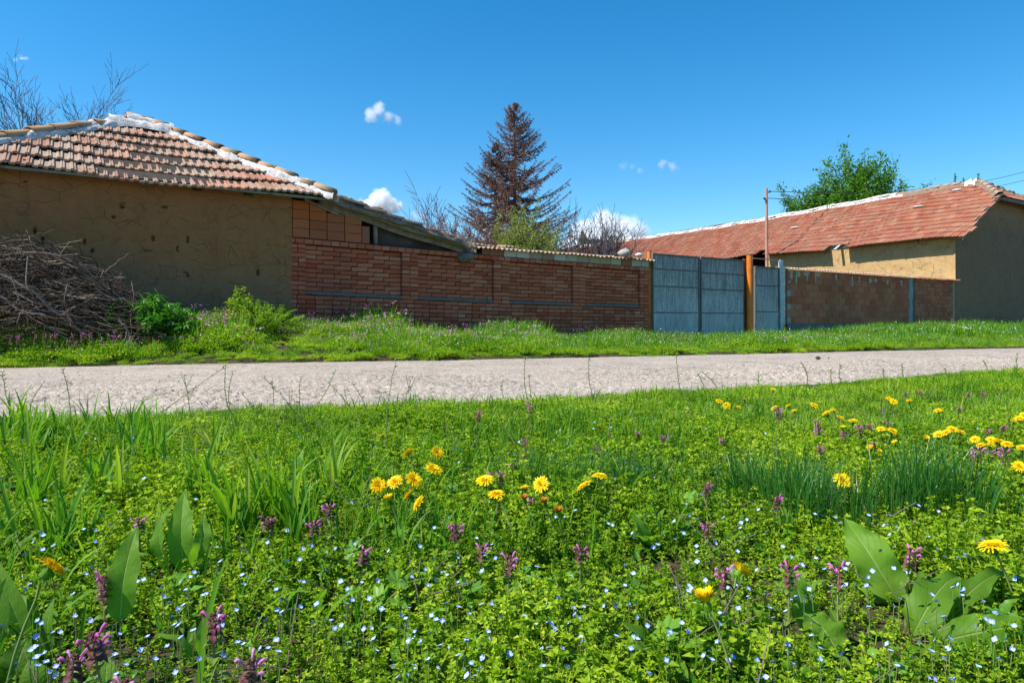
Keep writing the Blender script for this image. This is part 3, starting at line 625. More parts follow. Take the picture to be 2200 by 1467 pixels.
mb = MB(); trap(mb, uS0 - .5, uS1, 2.9, 3.0, .2, -.02); part(shed, 'rear_wall', mb, M['adobe'])
mb = MB(); a = uz(655, 428, -.05); b = uz(730, 462, -.05); mb.tube([(a[0], -.05, a[1]), (b[0], -.02, b[1])], [.03, .025], 6); part(shed, 'loose_lath', mb, M['wood'])

# ------------------------------------------------------------------ blue gates, posts
def corr(mb, u0, u1, z0, z1, v, pitch=0.05, amp=0.013, mat=0, seed=0):
    n = max(2, int(round((u1 - u0) / pitch))); p = (u1 - u0) / n; us = []; vs = []
    for i in range(n):
        for f_, w in ((0.0, 0), (.22, 0), (.34, 1), (.66, 1), (.78, 0)): us.append(u0 + (i + f_) * p); vs.append(w)
    us.append(u1); vs.append(0); us = np.array(us); vs = np.array(vs)
    zz = np.linspace(z0, z1, 9); A, B = np.meshgrid(us, zz, indexing='ij'); Vv = v - amp * vs[:, None] + 0.010 * fbm(A * 2.0, B * 2.0, seed)
    return mb.grid(np.stack([A, Vv, B], -1), mat)
def gate_leaf(name, x0, x1, rails, z0, z1, label, cat, mid_right=True, grp=None):
    a, b = U(x0), U(x1); g = thing(name, a, 0.0, z0, label=label, cat=cat)
    if grp: g['group'] = grp
    zz = [z0] + rails + [z1]
    for i in range(len(zz) - 1):
        mb = MB(); corr(mb, a + .03, b - .03, zz[i] + .012, zz[i + 1] - .006, 0.006 if i else -0.004, seed=int(x0) + i); part(g, 'corrugated_sheet', mb, M['gate'])
    mb = MB()
    for (c, d) in ((a, a + .035), (b - .04, b)): mb.box((c, -.028, z0), (d, .035, z1 + .01))
    mb.box((a + .045, -.026, z1 - .03), (b - .055, .033, z1 + .012)); mb.box((a + .045, -.024, z0 - .005), (b - .055, .031, z0 + .03)); part(g, 'frame', mb, M['gframe'])
    for r_ in (z0 + .25, z1 - .3):
        hx = a - .012 if x0 in (1401, 1621) else b; mb = MB(); mb.tube([(hx, -.035, r_ - .05), (hx, -.035, r_ + .05)], .018, 8); part(g, 'hinge', mb, M['redrust'], True)
    for r_ in rails:
        mb = MB(); mb.box((a + .046, -.018, r_ - .014), (b - .056, .02, r_ + .014)); part(g, 'rail', mb, M['gframe'])
    return g
ga = 'leaves of the double gate'
g1 = gate_leaf('gate_leaf', 1401, 1502, [0.745, 1.40, 1.83], 0.14, 2.20, 'left leaf of the blue corrugated double gate, beside the end of the brick wall', 'gate', grp=ga)
g2 = gate_leaf('gate_leaf', 1504.5, 1600, [0.745, 1.37, 1.80], 0.15, 2.205, 'right leaf of the blue corrugated double gate, beside the tall orange post', 'gate', grp=ga)
mb = MB(); a = U(1597); mb.box((a, -.035, .2), (U(1603), .03, 2.25)); part(g2, 'hinge_bar', mb, M['redrust'])
g3 = gate_leaf('pedestrian_gate', 1621, 1673.5, [0.80, 1.53], 0.15, 2.06, 'narrow blue corrugated pedestrian gate to the right of the orange post', 'gate')
mb = MB(); u0, z0 = uz(1671, 646); mb.box((u0 - .09, -.07, z0 - .01), (u0 + .01, -.05, z0 + .012)); mb.box((u0 - .012, -.055, z0 - .16), (u0 + .03, -.025, z0 + .05)); part(g3, 'handle', mb, M['gframe'])
def post(u0, v, r, z0, z1, mat, name, lab, cat, n=20):
    p = thing(name, u0, v, z0, label=lab, cat=cat); mb = MB(); zz = np.linspace(z0, z1, 8)
    mb.tube([(u0 + .004 * math.sin(q * 3), v, q) for q in zz], r, n); part(p, 'shaft', mb, mat, True)
    mb = MB(); mb.tube([(u0, v, z1 + .0), (u0, v, z1 + .012)], r * 1.04, n); part(p, 'cap', mb, M['redrust'])
    return p
post(U(1610.5, -.13), -.13, .083, -.25, 2.34, M['orange'], 'gate_post', 'tall round orange gate post standing between the double gate and the pedestrian gate', 'post')
post(U(1395, .10), .10, .055, -.2, 2.27, M['orange'], 'gate_post', 'orange-brown gate post at the end of the brick wall, its top showing over the coping', 'post')
dfr = thing('metal_upright', U(1676), 0, .1, label='pale blue metal upright with a thin pink bar across the top of the pedestrian gate', cat='post')
a, b = U(1674), U(1680.5); mb = MB(); mb.add([(a, -.05, -.2), (b, -.05, -.2), (b, .02, -.2), (a, .02, -.2), (a - .02, -.05, 2.30), (b - .03, -.05, 2.30), (b - .03, .02, 2.30), (a - .02, .02, 2.30)], BOXF); part(dfr, 'upright', mb, M['pale'])
mb = MB(); mb.box((U(1617), -.02, 2.27), (a - .02, .01, 2.30)); part(dfr, 'top_bar', mb, M['pink'])

# ------------------------------------------------------------------ hollow block wall on the right
kw = thing('block_wall', U(1860), 0, .3, label='red-brown hollow block wall with a wavy tiled top and a concrete footing, right of the gates', cat='wall')
uK0, uKm, uK1 = U(1690), U(1953), U(2048); zf = 0.46; hk = 0.197
shk = sh; sh = lambda u: 0.0 * np.asarray(u)
mb = MB()
for i in range(8): brickrow(mb, uK0, uKm, zf + i * hk, zf + (i + 1) * hk, 0.0, 0.355, 0.355 * (0.5 if i % 2 else 1.0) + random.uniform(0, .05), 0.012, .1, 0, .004)
part(kw, 'large_blocks', mb, M['block'])
mb = MB(); h2 = 0.147
for i in range(11): brickrow(mb, U(1965), uK1 + .05, zf - .02 + i * h2, zf - .02 + (i + 1) * h2, -0.010, 0.30, 0.30 * (0.5 if i % 2 else 1.0) + random.uniform(0, .08), 0.014, .1, 0, .005)
part(kw, 'small_blocks', mb, M['block'])
mb = MB(); mb.box((uK0, .012, -.3), (uK1 + .04, .2, 2.04)); part(kw, 'mortar_joints', mb, M['concrete'])
mb = MB(); gu = np.linspace(uK0 - .02, uKm + .2, 120); prof = [(-.05, -.3), (-.055, .2), (-.045, zf - .02), (.02, zf - .0)]
mb.grid(np.stack([np.stack([gu, p[0] + .012 * fbm(gu * 3, gu * 0 + i, 4), p[1] + .008 * fbm(gu * 5, gu * 0 + i * 2, 4)], -1) for i, p in enumerate(prof)], 1)); part(kw, 'footing', mb, M['concrete'], True)
for c, w in ((U(1957.5), .12), (uK1 + .02, .07)):
    mb = MB(); zz = np.linspace(-.15, 2.02, 60); G = np.stack([np.stack([c + s_ * w * (1 + .5 * fbm(zz * 5, zz * 0 + s_ * 4, 9)), np.full(60, -.012 - .01 * (1 - abs(s_)) + .02 * (abs(s_) > .9)), zz], -1) for s_ in (-1, -.5, 0, .5, 1)], 1)
    mb.grid(G[:, ::-1]); part(kw, 'concrete_joint', mb, M['teal'], True)
mb = MB()
for i, z0 in enumerate(np.arange(zf, 1.95, hk)): 
    if i % 2 == 0: mb.box((uK0 + .02, -.006, z0 + .01), (uK0 + .19, .05, z0 + hk - .02))
part(kw, 'painted_end_blocks', mb, M['teal'])
for x, y0, y1, w in [(1700, 583, 600, .14), (1711, 583, 610, .06), (1716, 584, 596, .12), (1735, 586, 604, .05), (1752, 588, 608, .05), (1733, 586, 593, .2), (1757, 588, 595, .2), (1797, 592, 603, .07), (1831, 596, 615, .05), (1846, 597, 606, .09), (1870, 600, 608, .12), (1882, 601, 606, .1), (1907, 603, 612, .1), (1937, 605, 614, .07)]:
    u0, z1 = uz(x, y0); _, z0 = uz(x, y1); mb = MB(); zz = np.linspace(z1 + .03, z0, 10); ww = w * np.linspace(1.0, .5, 10) * (1 + .3 * np.sin(zz * 40 + x))
    mb.grid(np.stack([np.stack([u0 + s_ * ww, np.full(10, -.022 + .03 * abs(s_)), zz], -1) for s_ in (-1, -.5, 0, .5, 1)], 1)); part(kw, 'mortar_drip', mb, M['palemortar'], True)
mb = MB(); T = []; x = uK0 - .04
while x < U(1962): T.append(np.array(axes(Vector((x, -0.13 + random.uniform(-.015, .015), 2.065 + random.uniform(-.006, .006))), (1, random.uniform(-.02, .02), random.uniform(-.02, .02)), (0, 1, 0.12)))); x += 0.275
mb.rep(*tile_shape(0.285, 0.48, WAVE, 0.02), T); part(kw, 'coping_tiles', mb, M['tileR'])
mb = MB(); T = []
while x < uK1 + .2: T.append(np.array(axes(Vector((x, -0.15 + random.uniform(-.01, .01), 2.055 + random.uniform(-.006, .006))), (1, random.uniform(-.02, .02), random.uniform(-.02, .02)), (0, 1, 0.15)))); x += 0.20
mb.rep(*tile_shape(0.21, 0.5, WAVE, 0.02), T); part(kw, 'red_coping_tiles', mb, M['tileB'], label='redder coping tiles at the right end')
jp = thing('brick_jamb', U(1685.5), .02, .3, label='thin whitewashed brick jamb between the pedestrian gate frame and the block wall', cat='wall')
mb = MB()
for i in range(9): mb.box((U(1682.5), .004 + .004 * (i % 2), .42 + i * .19), (U(1687.5), .2, .42 + i * .19 + .18))
part(jp, 'bricks', mb, M['white'])
mb = MB(); mb.box((U(1682), .02, -.3), (U(1689), .2, 2.12)); part(jp, 'core', mb, M['block'])
# ------------------------------------------------------------------ long house on the right, gable end to the street
lb = thing('long_house', 22, 2, .3, label='long clay house with red tiled roof and white ridge, dark gable facing the road', cat='house')
UB0, UB1, VB = 20.0, 28.6, 33.0; UE = 19.5; ZE = 3.65; UR = 24.3; ZR = 6.38; VF = -0.42; ZC = 5.45; VR = 0.9
slB = Vector((UR - UE, 0, ZR - ZE)); LB = slB.length; slB.normalize()
def sagB(t, w): return -0.36 * smooth(np.asarray((t - 0.5) / 16.0)) * w ** 1.2 + 0.05 * math.sin(t * 0.9) * (1 - w) + 0.02 * math.sin(t * 2.3 + w * 3)
rowsB = 13; rlB = LB / rowsB
def rB(r):
    z = ZE + (ZR - ZE) * (r + .3) / rowsB; a = VF + random.uniform(-.03, .03) if z < ZC else VF + (z - ZC) / (ZR - ZC) * (VR - VF)
    return (-VB, -a)
vg1, vg0 = None, None
def v_at(x, u_):    # v on the line u = u_ seen at pixel column x
    k = (x - 1100) / FPX; return (u_ * DX - k * (14.6 + u_ * DY)) / (DY + k * DX)
vgA, vgB = v_at(1813, UE + .2), v_at(1771, UE + .2)
vgC, vgD = v_at(1642, UE + .2), v_at(1620, UE + .2)
def skipB(r, x):
    v = -x
    if r == 0 and (vgA < v < vgB or vgC < v < vgD): return True
    if r == 0 and v < 0.0: return False
    return False
mb = MB(); shp = tile_shape(0.25, rlB * 1.13, [(0, -.018)] + [(a, b * 1.6) for a, b in RIB[1:-1]] + [(.965, .01), (.97, -.02)], 0.034, 3)
tile_field(mb, (UE, 0, ZE), (0, -1, 0), slB, rowsB, rlB, 0.25, rB, shp, 0.085, 0.012, sag=lambda x, w: float(sagB(-x, w)), skip=skipB, stag=0.5)
part(lb, 'roof_tiles', mb, M['tileB'])
def deck(vs, ws, dz):
    A, B = np.meshgrid(vs, ws, indexing='ij'); Zs = np.vectorize(lambda t, w: float(sagB(t, w)))(A, B)
    u_ = UE + (UR - UE) * B; zz = ZE + (ZR - ZE) * B + Zs + dz; return np.stack([u_, A, zz], -1)
wv0 = rlB * 1.1 / LB
mb = MB(); wc = (ZC - ZE) / (ZR - ZE)
mb.grid(deck(np.linspace(VF + .05, VB, 60), np.linspace(wv0, wc, 5), -0.03)); mb.grid(deck(np.linspace(VR, VB, 50), np.linspace(wc, 1, 4), -0.03))
mb.add([tuple(deck([VF + .05], [wc], -.03)[0, 0]), tuple(deck([VR], [1], -.03)[0, 0]), tuple(deck([VR], [wc], -.03)[0, 0])], [(0, 1, 2)])
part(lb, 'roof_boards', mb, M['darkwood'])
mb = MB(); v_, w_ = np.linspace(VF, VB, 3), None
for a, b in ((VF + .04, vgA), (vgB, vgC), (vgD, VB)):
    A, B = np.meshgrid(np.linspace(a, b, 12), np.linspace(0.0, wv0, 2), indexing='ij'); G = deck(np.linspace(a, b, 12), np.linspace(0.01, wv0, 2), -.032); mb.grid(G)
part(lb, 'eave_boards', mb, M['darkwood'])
mb = MB(); vm = (vgA + vgB) / 2 - .15; G = deck(np.array([vm - .06, vm + .06]), np.array([-0.002, wv0]), 0.0); mb.grid(G); part(lb, 'bare_lath', mb, M['pale'])
# far slope
mb = MB(); sl2 = Vector((UR - 29.1, 0, ZR - ZE)); 
mb.add([(UR, VR, ZR - .02), (29.1, VF, ZE), (29.1, VB, ZE), (UR, VB, ZR - .35)], [(0, 1, 2, 3)]); part(lb, 'far_roof_slope', mb, M['tileB'])
mb = MB(); r2 = lambda r: (-VF * -1 + (0 if ZE + (ZR - ZE) * (r + .3) / rowsB < ZC else ((ZE + (ZR - ZE) * (r + .3) / rowsB) - ZC) / (ZR - ZC) * (VR - VF)), 3.0)
tile_field(mb, (29.1, 0, ZE), (0, 1, 0), sl2, rowsB, rlB, 0.25, r2, tile_shape(0.25, rlB * 1.1, RIB), 0.05)
part(lb, 'far_slope_tiles', mb, M['tileB'])
# clipped hip facing the road
cw = (ZR - ZC) / ((ZR - ZE) / (UR - UE)); hs_ = Vector((0, VR - VF, ZR - ZC)); hl = hs_.length
mb = MB(); tile_field(mb, (UR - cw, VF - .02, ZC), (1, 0, 0), hs_, 4, hl / 4, 0.22, lambda r: (cw * (r + .4) / 4, 2 * cw - cw * (r + .4) / 4), tile_shape(0.22, hl / 4 * 1.12, RIB), 0.08, 0.012)
part(lb, 'hip_tiles', mb, M['tileB'])
mb = MB(); mb.add([(UR - cw, VF + .02, ZC - .03), (UR + cw, VF + .02, ZC - .03), (UR, VR, ZR - .03)], [(0, 1, 2)]); part(lb, 'hip_boards', mb, M['darkwood'])
for s_ in (-1, 1): hip((UR + s_ * cw, VF, ZC + .02), (UR, VR, ZR), lb, 5, M['tileC'], M['mud'], 0.22, .10, 70 + s_, .44, True, .13)
mb = MB(); vs = np.linspace(VR, VB, 24)
def ridge_seg(a, b, mat, w, h, seed, name='ridge_mortar', dz=0.0):
    mb = MB(); n_ = max(2, int((b - a) / 1.2)); vs = np.linspace(a, b, n_ + 1)
    for i in range(n_): lump_line(mb, (UR, vs[i], ZR + float(sagB(vs[i], 1)) + dz), (UR, vs[i + 1] + .02, ZR + float(sagB(vs[i + 1], 1)) + dz), w, h, seed + 0, 0.05)
    return part(lb, name, mb, mat, True)
vw = v_at(1945, UR)
ridge_seg(VR, vw, M['mud'], .24, .13, 90); ridge_seg(vw - .1, VB, M['white'], .16, .08, 95, dz=.02); ridge_seg(v_at(2100, UR), v_at(2078, UR), M['white'], .2, .13, 99, dz=.05)
V, F = cap_shape(.42, .14, .12); T = []
v = VR
while v < VB: T.append(np.array(axes(Vector((UR, v, ZR + float(sagB(v, 1)) + .045 + random.uniform(-.01, .01))), (1, 0, 0), (0, 1, 0.0), .03, .02))); v += .38
mb = MB(); nmud = int((vw - VR) / .38) + 1; mb.rep(V, F, T[:nmud]); part(lb, 'weathered_ridge_tiles', mb, M['tileC'], True)
mb = MB(); mb.rep(V, F, T[nmud:]); part(lb, 'whitewashed_ridge_tiles', mb, M['white'], True)
for (x, y) in [(1709, 491), (1973, 446), (2057, 411)]:
    w_ = None
    for w in np.linspace(0, 1, 60):      # find the roof row this spot belongs to
        u_ = UE + (UR - UE) * w; v_ = v_at(x, u_); P = SP(u_, v_, ZE + (ZR - ZE) * w + float(sagB(v_, w))); py = 690 - (P.z - CH) / P.y * FPX
        if py < y: w_ = w; break
    if w_ is not None: lumpobj('mortar_patch', (u_, v_, ZE + (ZR - ZE) * w_ + float(sagB(v_, w_)) + .03), (.15, .22, .05), M['white'], x, lb)
# walls
mb = MB(); vE = v_at(1650, UB0)
A, B = np.meshgrid(np.arange(0, vE, 0.06), np.arange(-.1, 3.86, 0.06), indexing='ij')
duv = .03 * fbm(A * 1.1, B * 1.1, 71) + .014 * fbm(A * 6, B * 6, 72) - .05 * smooth((.12 - A) / .12)
for (x, y, w, h) in [(1895, 541, 5, 5), (1912, 550, 4, 8), (1958, 530, 8, 7), (1985, 520, 6, 10), (2030, 525, 9, 12)]:
    k = (x - 1100) / FPX; v0 = v_at(x, UB0); P = SP(UB0, v0); z0 = CH + (690 - y) * P.y / FPX
    duv = duv - .0 + .07 * smooth((1.2 - np.maximum(np.abs(A - v0) / (w / 62), np.abs(B - z0) / (h / 114)) - .5 * fbm(A * 9, B * 9, 4)) / .3)
mb.grid(np.stack([UB0 + duv, A, B], -1)[::-1]); part(lb, 'side_wall', mb, M['adobe_ochre'], True)
mb = MB(); mb.box((UB0 + .06, vE - .3, 0), (UB0 + .4, vE, 3.7)); mb.box((UB0 + .05, vE + 3, 0), (UB0 + .35, VB, 3.7)); mb.box((UB0 + .3, VB - .3, 0), (UB1, VB, 3.7)); mb.box((UB1 - .3, .3, 0), (UB1, VB - .3, 3.7)); part(lb, 'rear_walls', mb, M['adobe_ochre'])
mb = MB(); mb.box((UB0 + .45, 4.0, 0), (UB1 - .35, 4.1, 3.6)); part(lb, 'dark_interior', mb, M['dark'])  # near-black colour stands in for the unlit inside of the house
mb = MB(); nu = 130; us = np.linspace(UB0 + .02, UB1, nu); nz = 80
top = np.minimum(ZE + (ZR - ZE) * (us - UE) / (UR - UE), ZE + (ZR - ZE) * (29.1 - us) / (29.1 - UR)) - .10; top = np.minimum(top, ZC + .02)
A = np.repeat(us[:, None], nz, 1); B = -.1 + (top[:, None] + .1) * np.linspace(0, 1, nz)[None]
dv = .04 * fbm(A * 1.0, B * 1.0, 81) + .018 * fbm(A * 7, B * 7, 82) + .05 * smooth((.15 - (A - UB0)) / .15)
up_ = smooth((B - 4.35 - .5 * fbm(A * .8, B * .8, 85)) / .08); dv = dv - .02 * up_
mb.grid(np.stack([A, dv, B], -1)); part(lb, 'gable_wall', mb, M['adobe_grey'], True)
mb = MB(); P0 = Vector((UE + .05, VF - .01, ZE - .0)); P1 = Vector((UR - cw, VF - .01, ZC - .0))
for q0, q1 in ((P0, P1), (Vector((29.1, VF - .01, ZE)), Vector((UR + cw, VF - .01, ZC)))):
    mb = MB(); mb.add([q0, q1, q1 + Vector((0, 0, -.13)), q0 + Vector((0, 0, -.13)), q0 + Vector((0, .03, 0)), q1 + Vector((0, .03, 0)), q1 + Vector((0, .03, -.13)), q0 + Vector((0, .03, -.13))], BOXF); part(lb, 'barge_board', mb, M['wood'])
mb = MB(); mb.box((UR - cw, VF + .0, ZC - .15), (UR + cw, VF + .04, ZC - .02)); part(lb, 'hip_fascia', mb, M['wood'])
for k in range(5):
    q = (k + .5) / 5; uu = 29.0 - (29.0 - UR - cw) * q; zz = ZE + (ZC - ZE) * q - .14; mb = MB(); mb.box((uu - .05, VF + .02, zz - .06), (uu + .05, 2, zz + .02)); part(lb, 'purlin', mb, M['wood'])

# ------------------------------------------------------------------ far house roof, pole, wires
fh = empty('far_house', (10.2, 60, 0.3), 0.25, label='distant small house with a pale metal gable roof showing above the long red roof', cat='house')
def wbox(mb, lo, hi): return mb.box(lo, hi)
mb = MB(); zr = 8.1; w = 1.05; L = 4.2
mb.add([(0, 0, zr), (L * -1, 0, zr), (-L, -w * 1.25, zr - .95), (0, -w * 1.25, zr - .95), (0, w * 1.25, zr - .95), (-L, w * 1.25, zr - .95),
        (0, 0, zr - .06), (-L, 0, zr - .06), (-L, -w * 1.25, zr - 1.01), (0, -w * 1.25, zr - 1.01), (0, w * 1.25, zr - 1.01), (-L, w * 1.25, zr - 1.01)],
       [(0, 1, 2, 3), (1, 0, 4, 5), (0, 3, 9, 6), (4, 0, 6, 10), (3, 2, 8, 9), (6, 9, 8, 7), (10, 6, 7, 11)])
mb.build('roof', M['tin'], fh)
mb = MB(); mb.box((-L + .2, -w, -8.0 + 8), (-.15, w, zr - 1.0)); mb.build('wall', M['wood'], fh)
mb = MB(); mb.add([(-.13, -w * 1.15, zr - .95), (-.13, w * 1.15, zr - .95), (-.13, 0, zr - .08)], [(0, 1, 2)]); mb.add([(-.08, -w * 1.15, zr - .95), (-.08, w * 1.15, zr - .95), (-.08, 0, zr - .08)], [(0, 1, 2)]); mb.build('gable', M['dark'], fh)
for q in (-2.3, -1.9, -1.0): 
    mb = MB(); mb.tube([(q, -1.5, zr - 2), (q, -1.5, zr - .55 - .08 * abs(q + 1.5))], .05, 6); mb.build('vent_pipe', M['dark'], fh)
mb = MB(); mb.tube([(0, 0, zr - .1), (0, 0, zr + .18)], .05, 5); mb.build('finial', M['dark'], fh)
vp = v_at(1647, 18.9); PP = SP(18.9, vp); up = thing('utility_pole', 18.9, vp, .3, label='thin faded pink utility pole carrying two wires in front of the red tiled roof', cat='pole')
ztop = CH + 285 * PP.y / FPX
mb = MB(); mb.tube([(18.9, vp, .1), (18.92, vp, ztop * .5), (18.88, vp, ztop)], [.075, .07, .06], 12); part(up, 'shaft', mb, M['pink'], True)
ins = []
for dz, du_ in ((.17, .22), (.52, -.16)):
    mb = MB(); z0 = ztop - dz; mb.tube([(18.9, vp, z0), (18.9 + du_, vp, z0), (18.9 + du_, vp, z0 + .05)], .018, 6); part(up, 'bracket', mb, M['gframe'])
    mb = MB(); mb.tube([(18.9 + du_, vp, z0 + .0), (18.9 + du_, vp, z0 + .05), (18.9 + du_, vp, z0 + .10)], [.05, .055, .03], 8); part(up, 'insulator', mb, M['porc'], True)
    ins.append(SP(18.9 + du_, vp, z0 + .06))
for (y, lab, st) in [(322, 'upper thin power wire running from the pink pole out past the right edge', ins[0]), (341, 'lower thin power wire running from the pink pole out past the right edge', ins[1])]:
    E_ = PT(2330, y, 62); pts = []
    for k in range(25):
        t = k / 24; P = Vector(st).lerp(E_, t); P.z -= 4 * t * (1 - t) * 1.25; pts.append(P)
    mb = MB(); mb.tube([p - st for p in pts], .016, 5); o = mb.build('power_wire', M['wire'], None, label=lab, cat='wire', group='power wires from the pink pole'); o.location = st
mb = MB(); wp = empty('utility_pole', (E_.x, E_.y, .3), 0, label='far wooden utility pole outside the view at the end of the wires', cat='pole')
mb.tube([(0, 0, -.2), (0, 0, E_.z + 1)], [.16, .11], 10); mb.build('shaft', M['wood'], wp, True)

# ------------------------------------------------------------------ trees
def tubes_fast(mb, segs, n=4, mat=0):
    """segs: list of (P0,P1,r0,r1) -> open prisms, vectorised"""
    if not segs: return
    P0 = np.array([s[0] for s in segs]); P1 = np.array([s[1] for s in segs]); r0 = np.array([s[2] for s in segs]); r1 = np.array([s[3] for s in segs])
    d = P1 - P0; d /= np.maximum(np.linalg.norm(d, axis=1, keepdims=True), 1e-9); ref = np.where(np.abs(d[:, 2:3]) > .8, [[1.0, 0, 0]], [[0, 0, 1.0]])
    a = np.cross(d, ref); a /= np.linalg.norm(a, axis=1, keepdims=True); b = np.cross(d, a)
    th = np.arange(n) * 2 * math.pi / n; ring = a[:, None] * np.cos(th)[None, :, None] + b[:, None] * np.sin(th)[None, :, None]
    V = np.concatenate([P0[:, None] + ring * r0[:, None, None], P1[:, None] + ring * r1[:, None, None]], 1)
    i = np.arange(n); F = np.stack([i, (i + 1) % n, n + (i + 1) % n, n + i], -1); N = len(segs)
    mb.add(V.reshape(-1, 3), (F[None] + (np.arange(N) * 2 * n)[:, None, None]).reshape(-1, 4), mat)
def grow(segs, tips, P, D, L, r, lev, maxlev, ang, ratio, kids, up=0.1, wob=0.12, nseg=5, tipr=0.6):
    P = np.array(P, float); D = np.array(D, float); D /= np.linalg.norm(D); pts = [P.copy()]; dirs = [D.copy()]; rr = [r]
    for k in range(nseg):
        D = D + np.random.normal(0, wob, 3) + np.array([0, 0, up]); D /= np.linalg.norm(D)
        Pn = P + D * L / nseg; rn = r * (1 - (1 - tipr) * (k + 1) / nseg); segs.append((P.copy(), Pn.copy(), rr[-1], rn)); P = Pn; pts.append(P.copy()); dirs.append(D.copy()); rr.append(rn)
    if lev >= maxlev:
        tips.append((pts, dirs)); return
    for c in range(kids[lev]):
        f = 0.25 + 0.75 * (c + random.random()) / kids[lev]; i = min(nseg, max(1, int(f * nseg + .5))); d0 = dirs[i]
        perp = np.cross(d0, np.random.normal(0, 1, 3)); perp /= np.linalg.norm(perp); a = ang * random.uniform(.6, 1.3)
        nd = d0 * math.cos(a) + perp * math.sin(a)
        grow(segs, tips, pts[i], nd, L * ratio * random.uniform(.7, 1.15) * (1.15 - .45 * f), rr[i] * .62, lev + 1, maxlev, ang, ratio, kids, up, wob, max(3, nseg - 1), tipr)
    grow(segs, tips, pts[-1], dirs[-1], L * ratio, rr[-1] * .8, lev + 1, maxlev, ang, ratio, kids, up, wob, max(3, nseg - 1), tipr)
np.random.seed(11)
def bare_tree(name, x, ytop, Y, lean, label, h0=0.3, spread=.6, kids=(6, 5, 4), base=0.3, cat='tree', r=.09, lv=3, grp=None, stems=1, mat='graytwig', up=.12, fan=.25):
    X_ = (x - 1100) / FPX * Y; ht = CH + (690 - ytop) * Y / FPX - base; root = empty(name, (X_, Y, base), random.uniform(0, 6), label=label, cat=cat)
    if grp: root['group'] = grp
    segs = []; tips = []
    for s_ in range(stems):
        grow(segs, tips, (0, 0, 0), (lean + random.uniform(-fan, fan), random.uniform(-fan, fan), 1), ht * .42 * random.uniform(.85, 1.05), r * ht / 6, 0, lv, spread, .62, kids, up, .10, 6)
    zmax = np.percentile([s[1][2] for s in segs], 98.2); k = ht / zmax; segs = [(a * k, b * k, c, d) for a, b, c, d in segs]; root.rotation_euler = (0, 0, 0)
    thick = [s for s in segs if s[2] > r * ht / 6 * .55]; thin = [s for s in segs if s[2] <= r * ht / 6 * .55]
    mb = MB(); tubes_fast(mb, thick, 6); mb.build('trunk', M['bark'], root, True)
    thin = [(a, b, max(c, .008 * Y / 25), max(d, .006 * Y / 25)) for a, b, c, d in thin]
    mb = MB(); tubes_fast(mb, thin, 3); mb.build('branches', M[mat], root)
    return root, segs, tips, k
bare_tree('bare_tree', 138, 184, 24, 0.0, 'tall leafless tree behind the clay house roof, right one of the pair at top left', kids=(7, 6, 5, 4), lv=4, spread=.55, r=.05, up=.06)
bare_tree('bare_tree', 84, 186, 24, -.05, 'tall leafless tree behind the clay house roof, leaning left beside its twin', kids=(7, 6, 5, 4), lv=4, spread=.6, r=.05, up=.06)
bare_tree('bare_tree', 2, 234, 25, -.15, 'lower leafless tree at the far left edge behind the roof', kids=(8, 7, 6), spread=.7, r=.04, stems=3, up=.04)
gb = 'leafless shrubs behind the brick wall'
for i, (x, yt, Y, lab) in enumerate([(862, 472, 24, 'tiny leafless sapling above the middle of the shed roof'), (945, 470, 30, 'dense leafless shrub just left of the dead conifer, nearest the shed roof'), (985, 462, 33, 'dense leafless shrub under the lowest left branches of the dead conifer'),
                                     (1020, 478, 30, 'leafless shrub rising behind the wall left of the pale green bush'), (1235, 492, 34, 'leafless shrub just right of the pale green bush'), (1275, 486, 36, 'leafless shrub in front of the white cloud, nearest the red roof ridge'), (1320, 502, 40, 'sparse leafless shrub before the white cloud, rightmost of its row')]):
    bare_tree('bare_shrub', x, yt + (12 if i == 1 else 0), Y, 0, lab, kids=(7, 6, 6) if i else (4, 3, 3), spread=.7, cat='shrub', r=.026, stems=6 if i else 1, grp=gb, mat='brownneedle' if i in (1, 2, 3) else 'graytwig', fan=.55, up=.04)

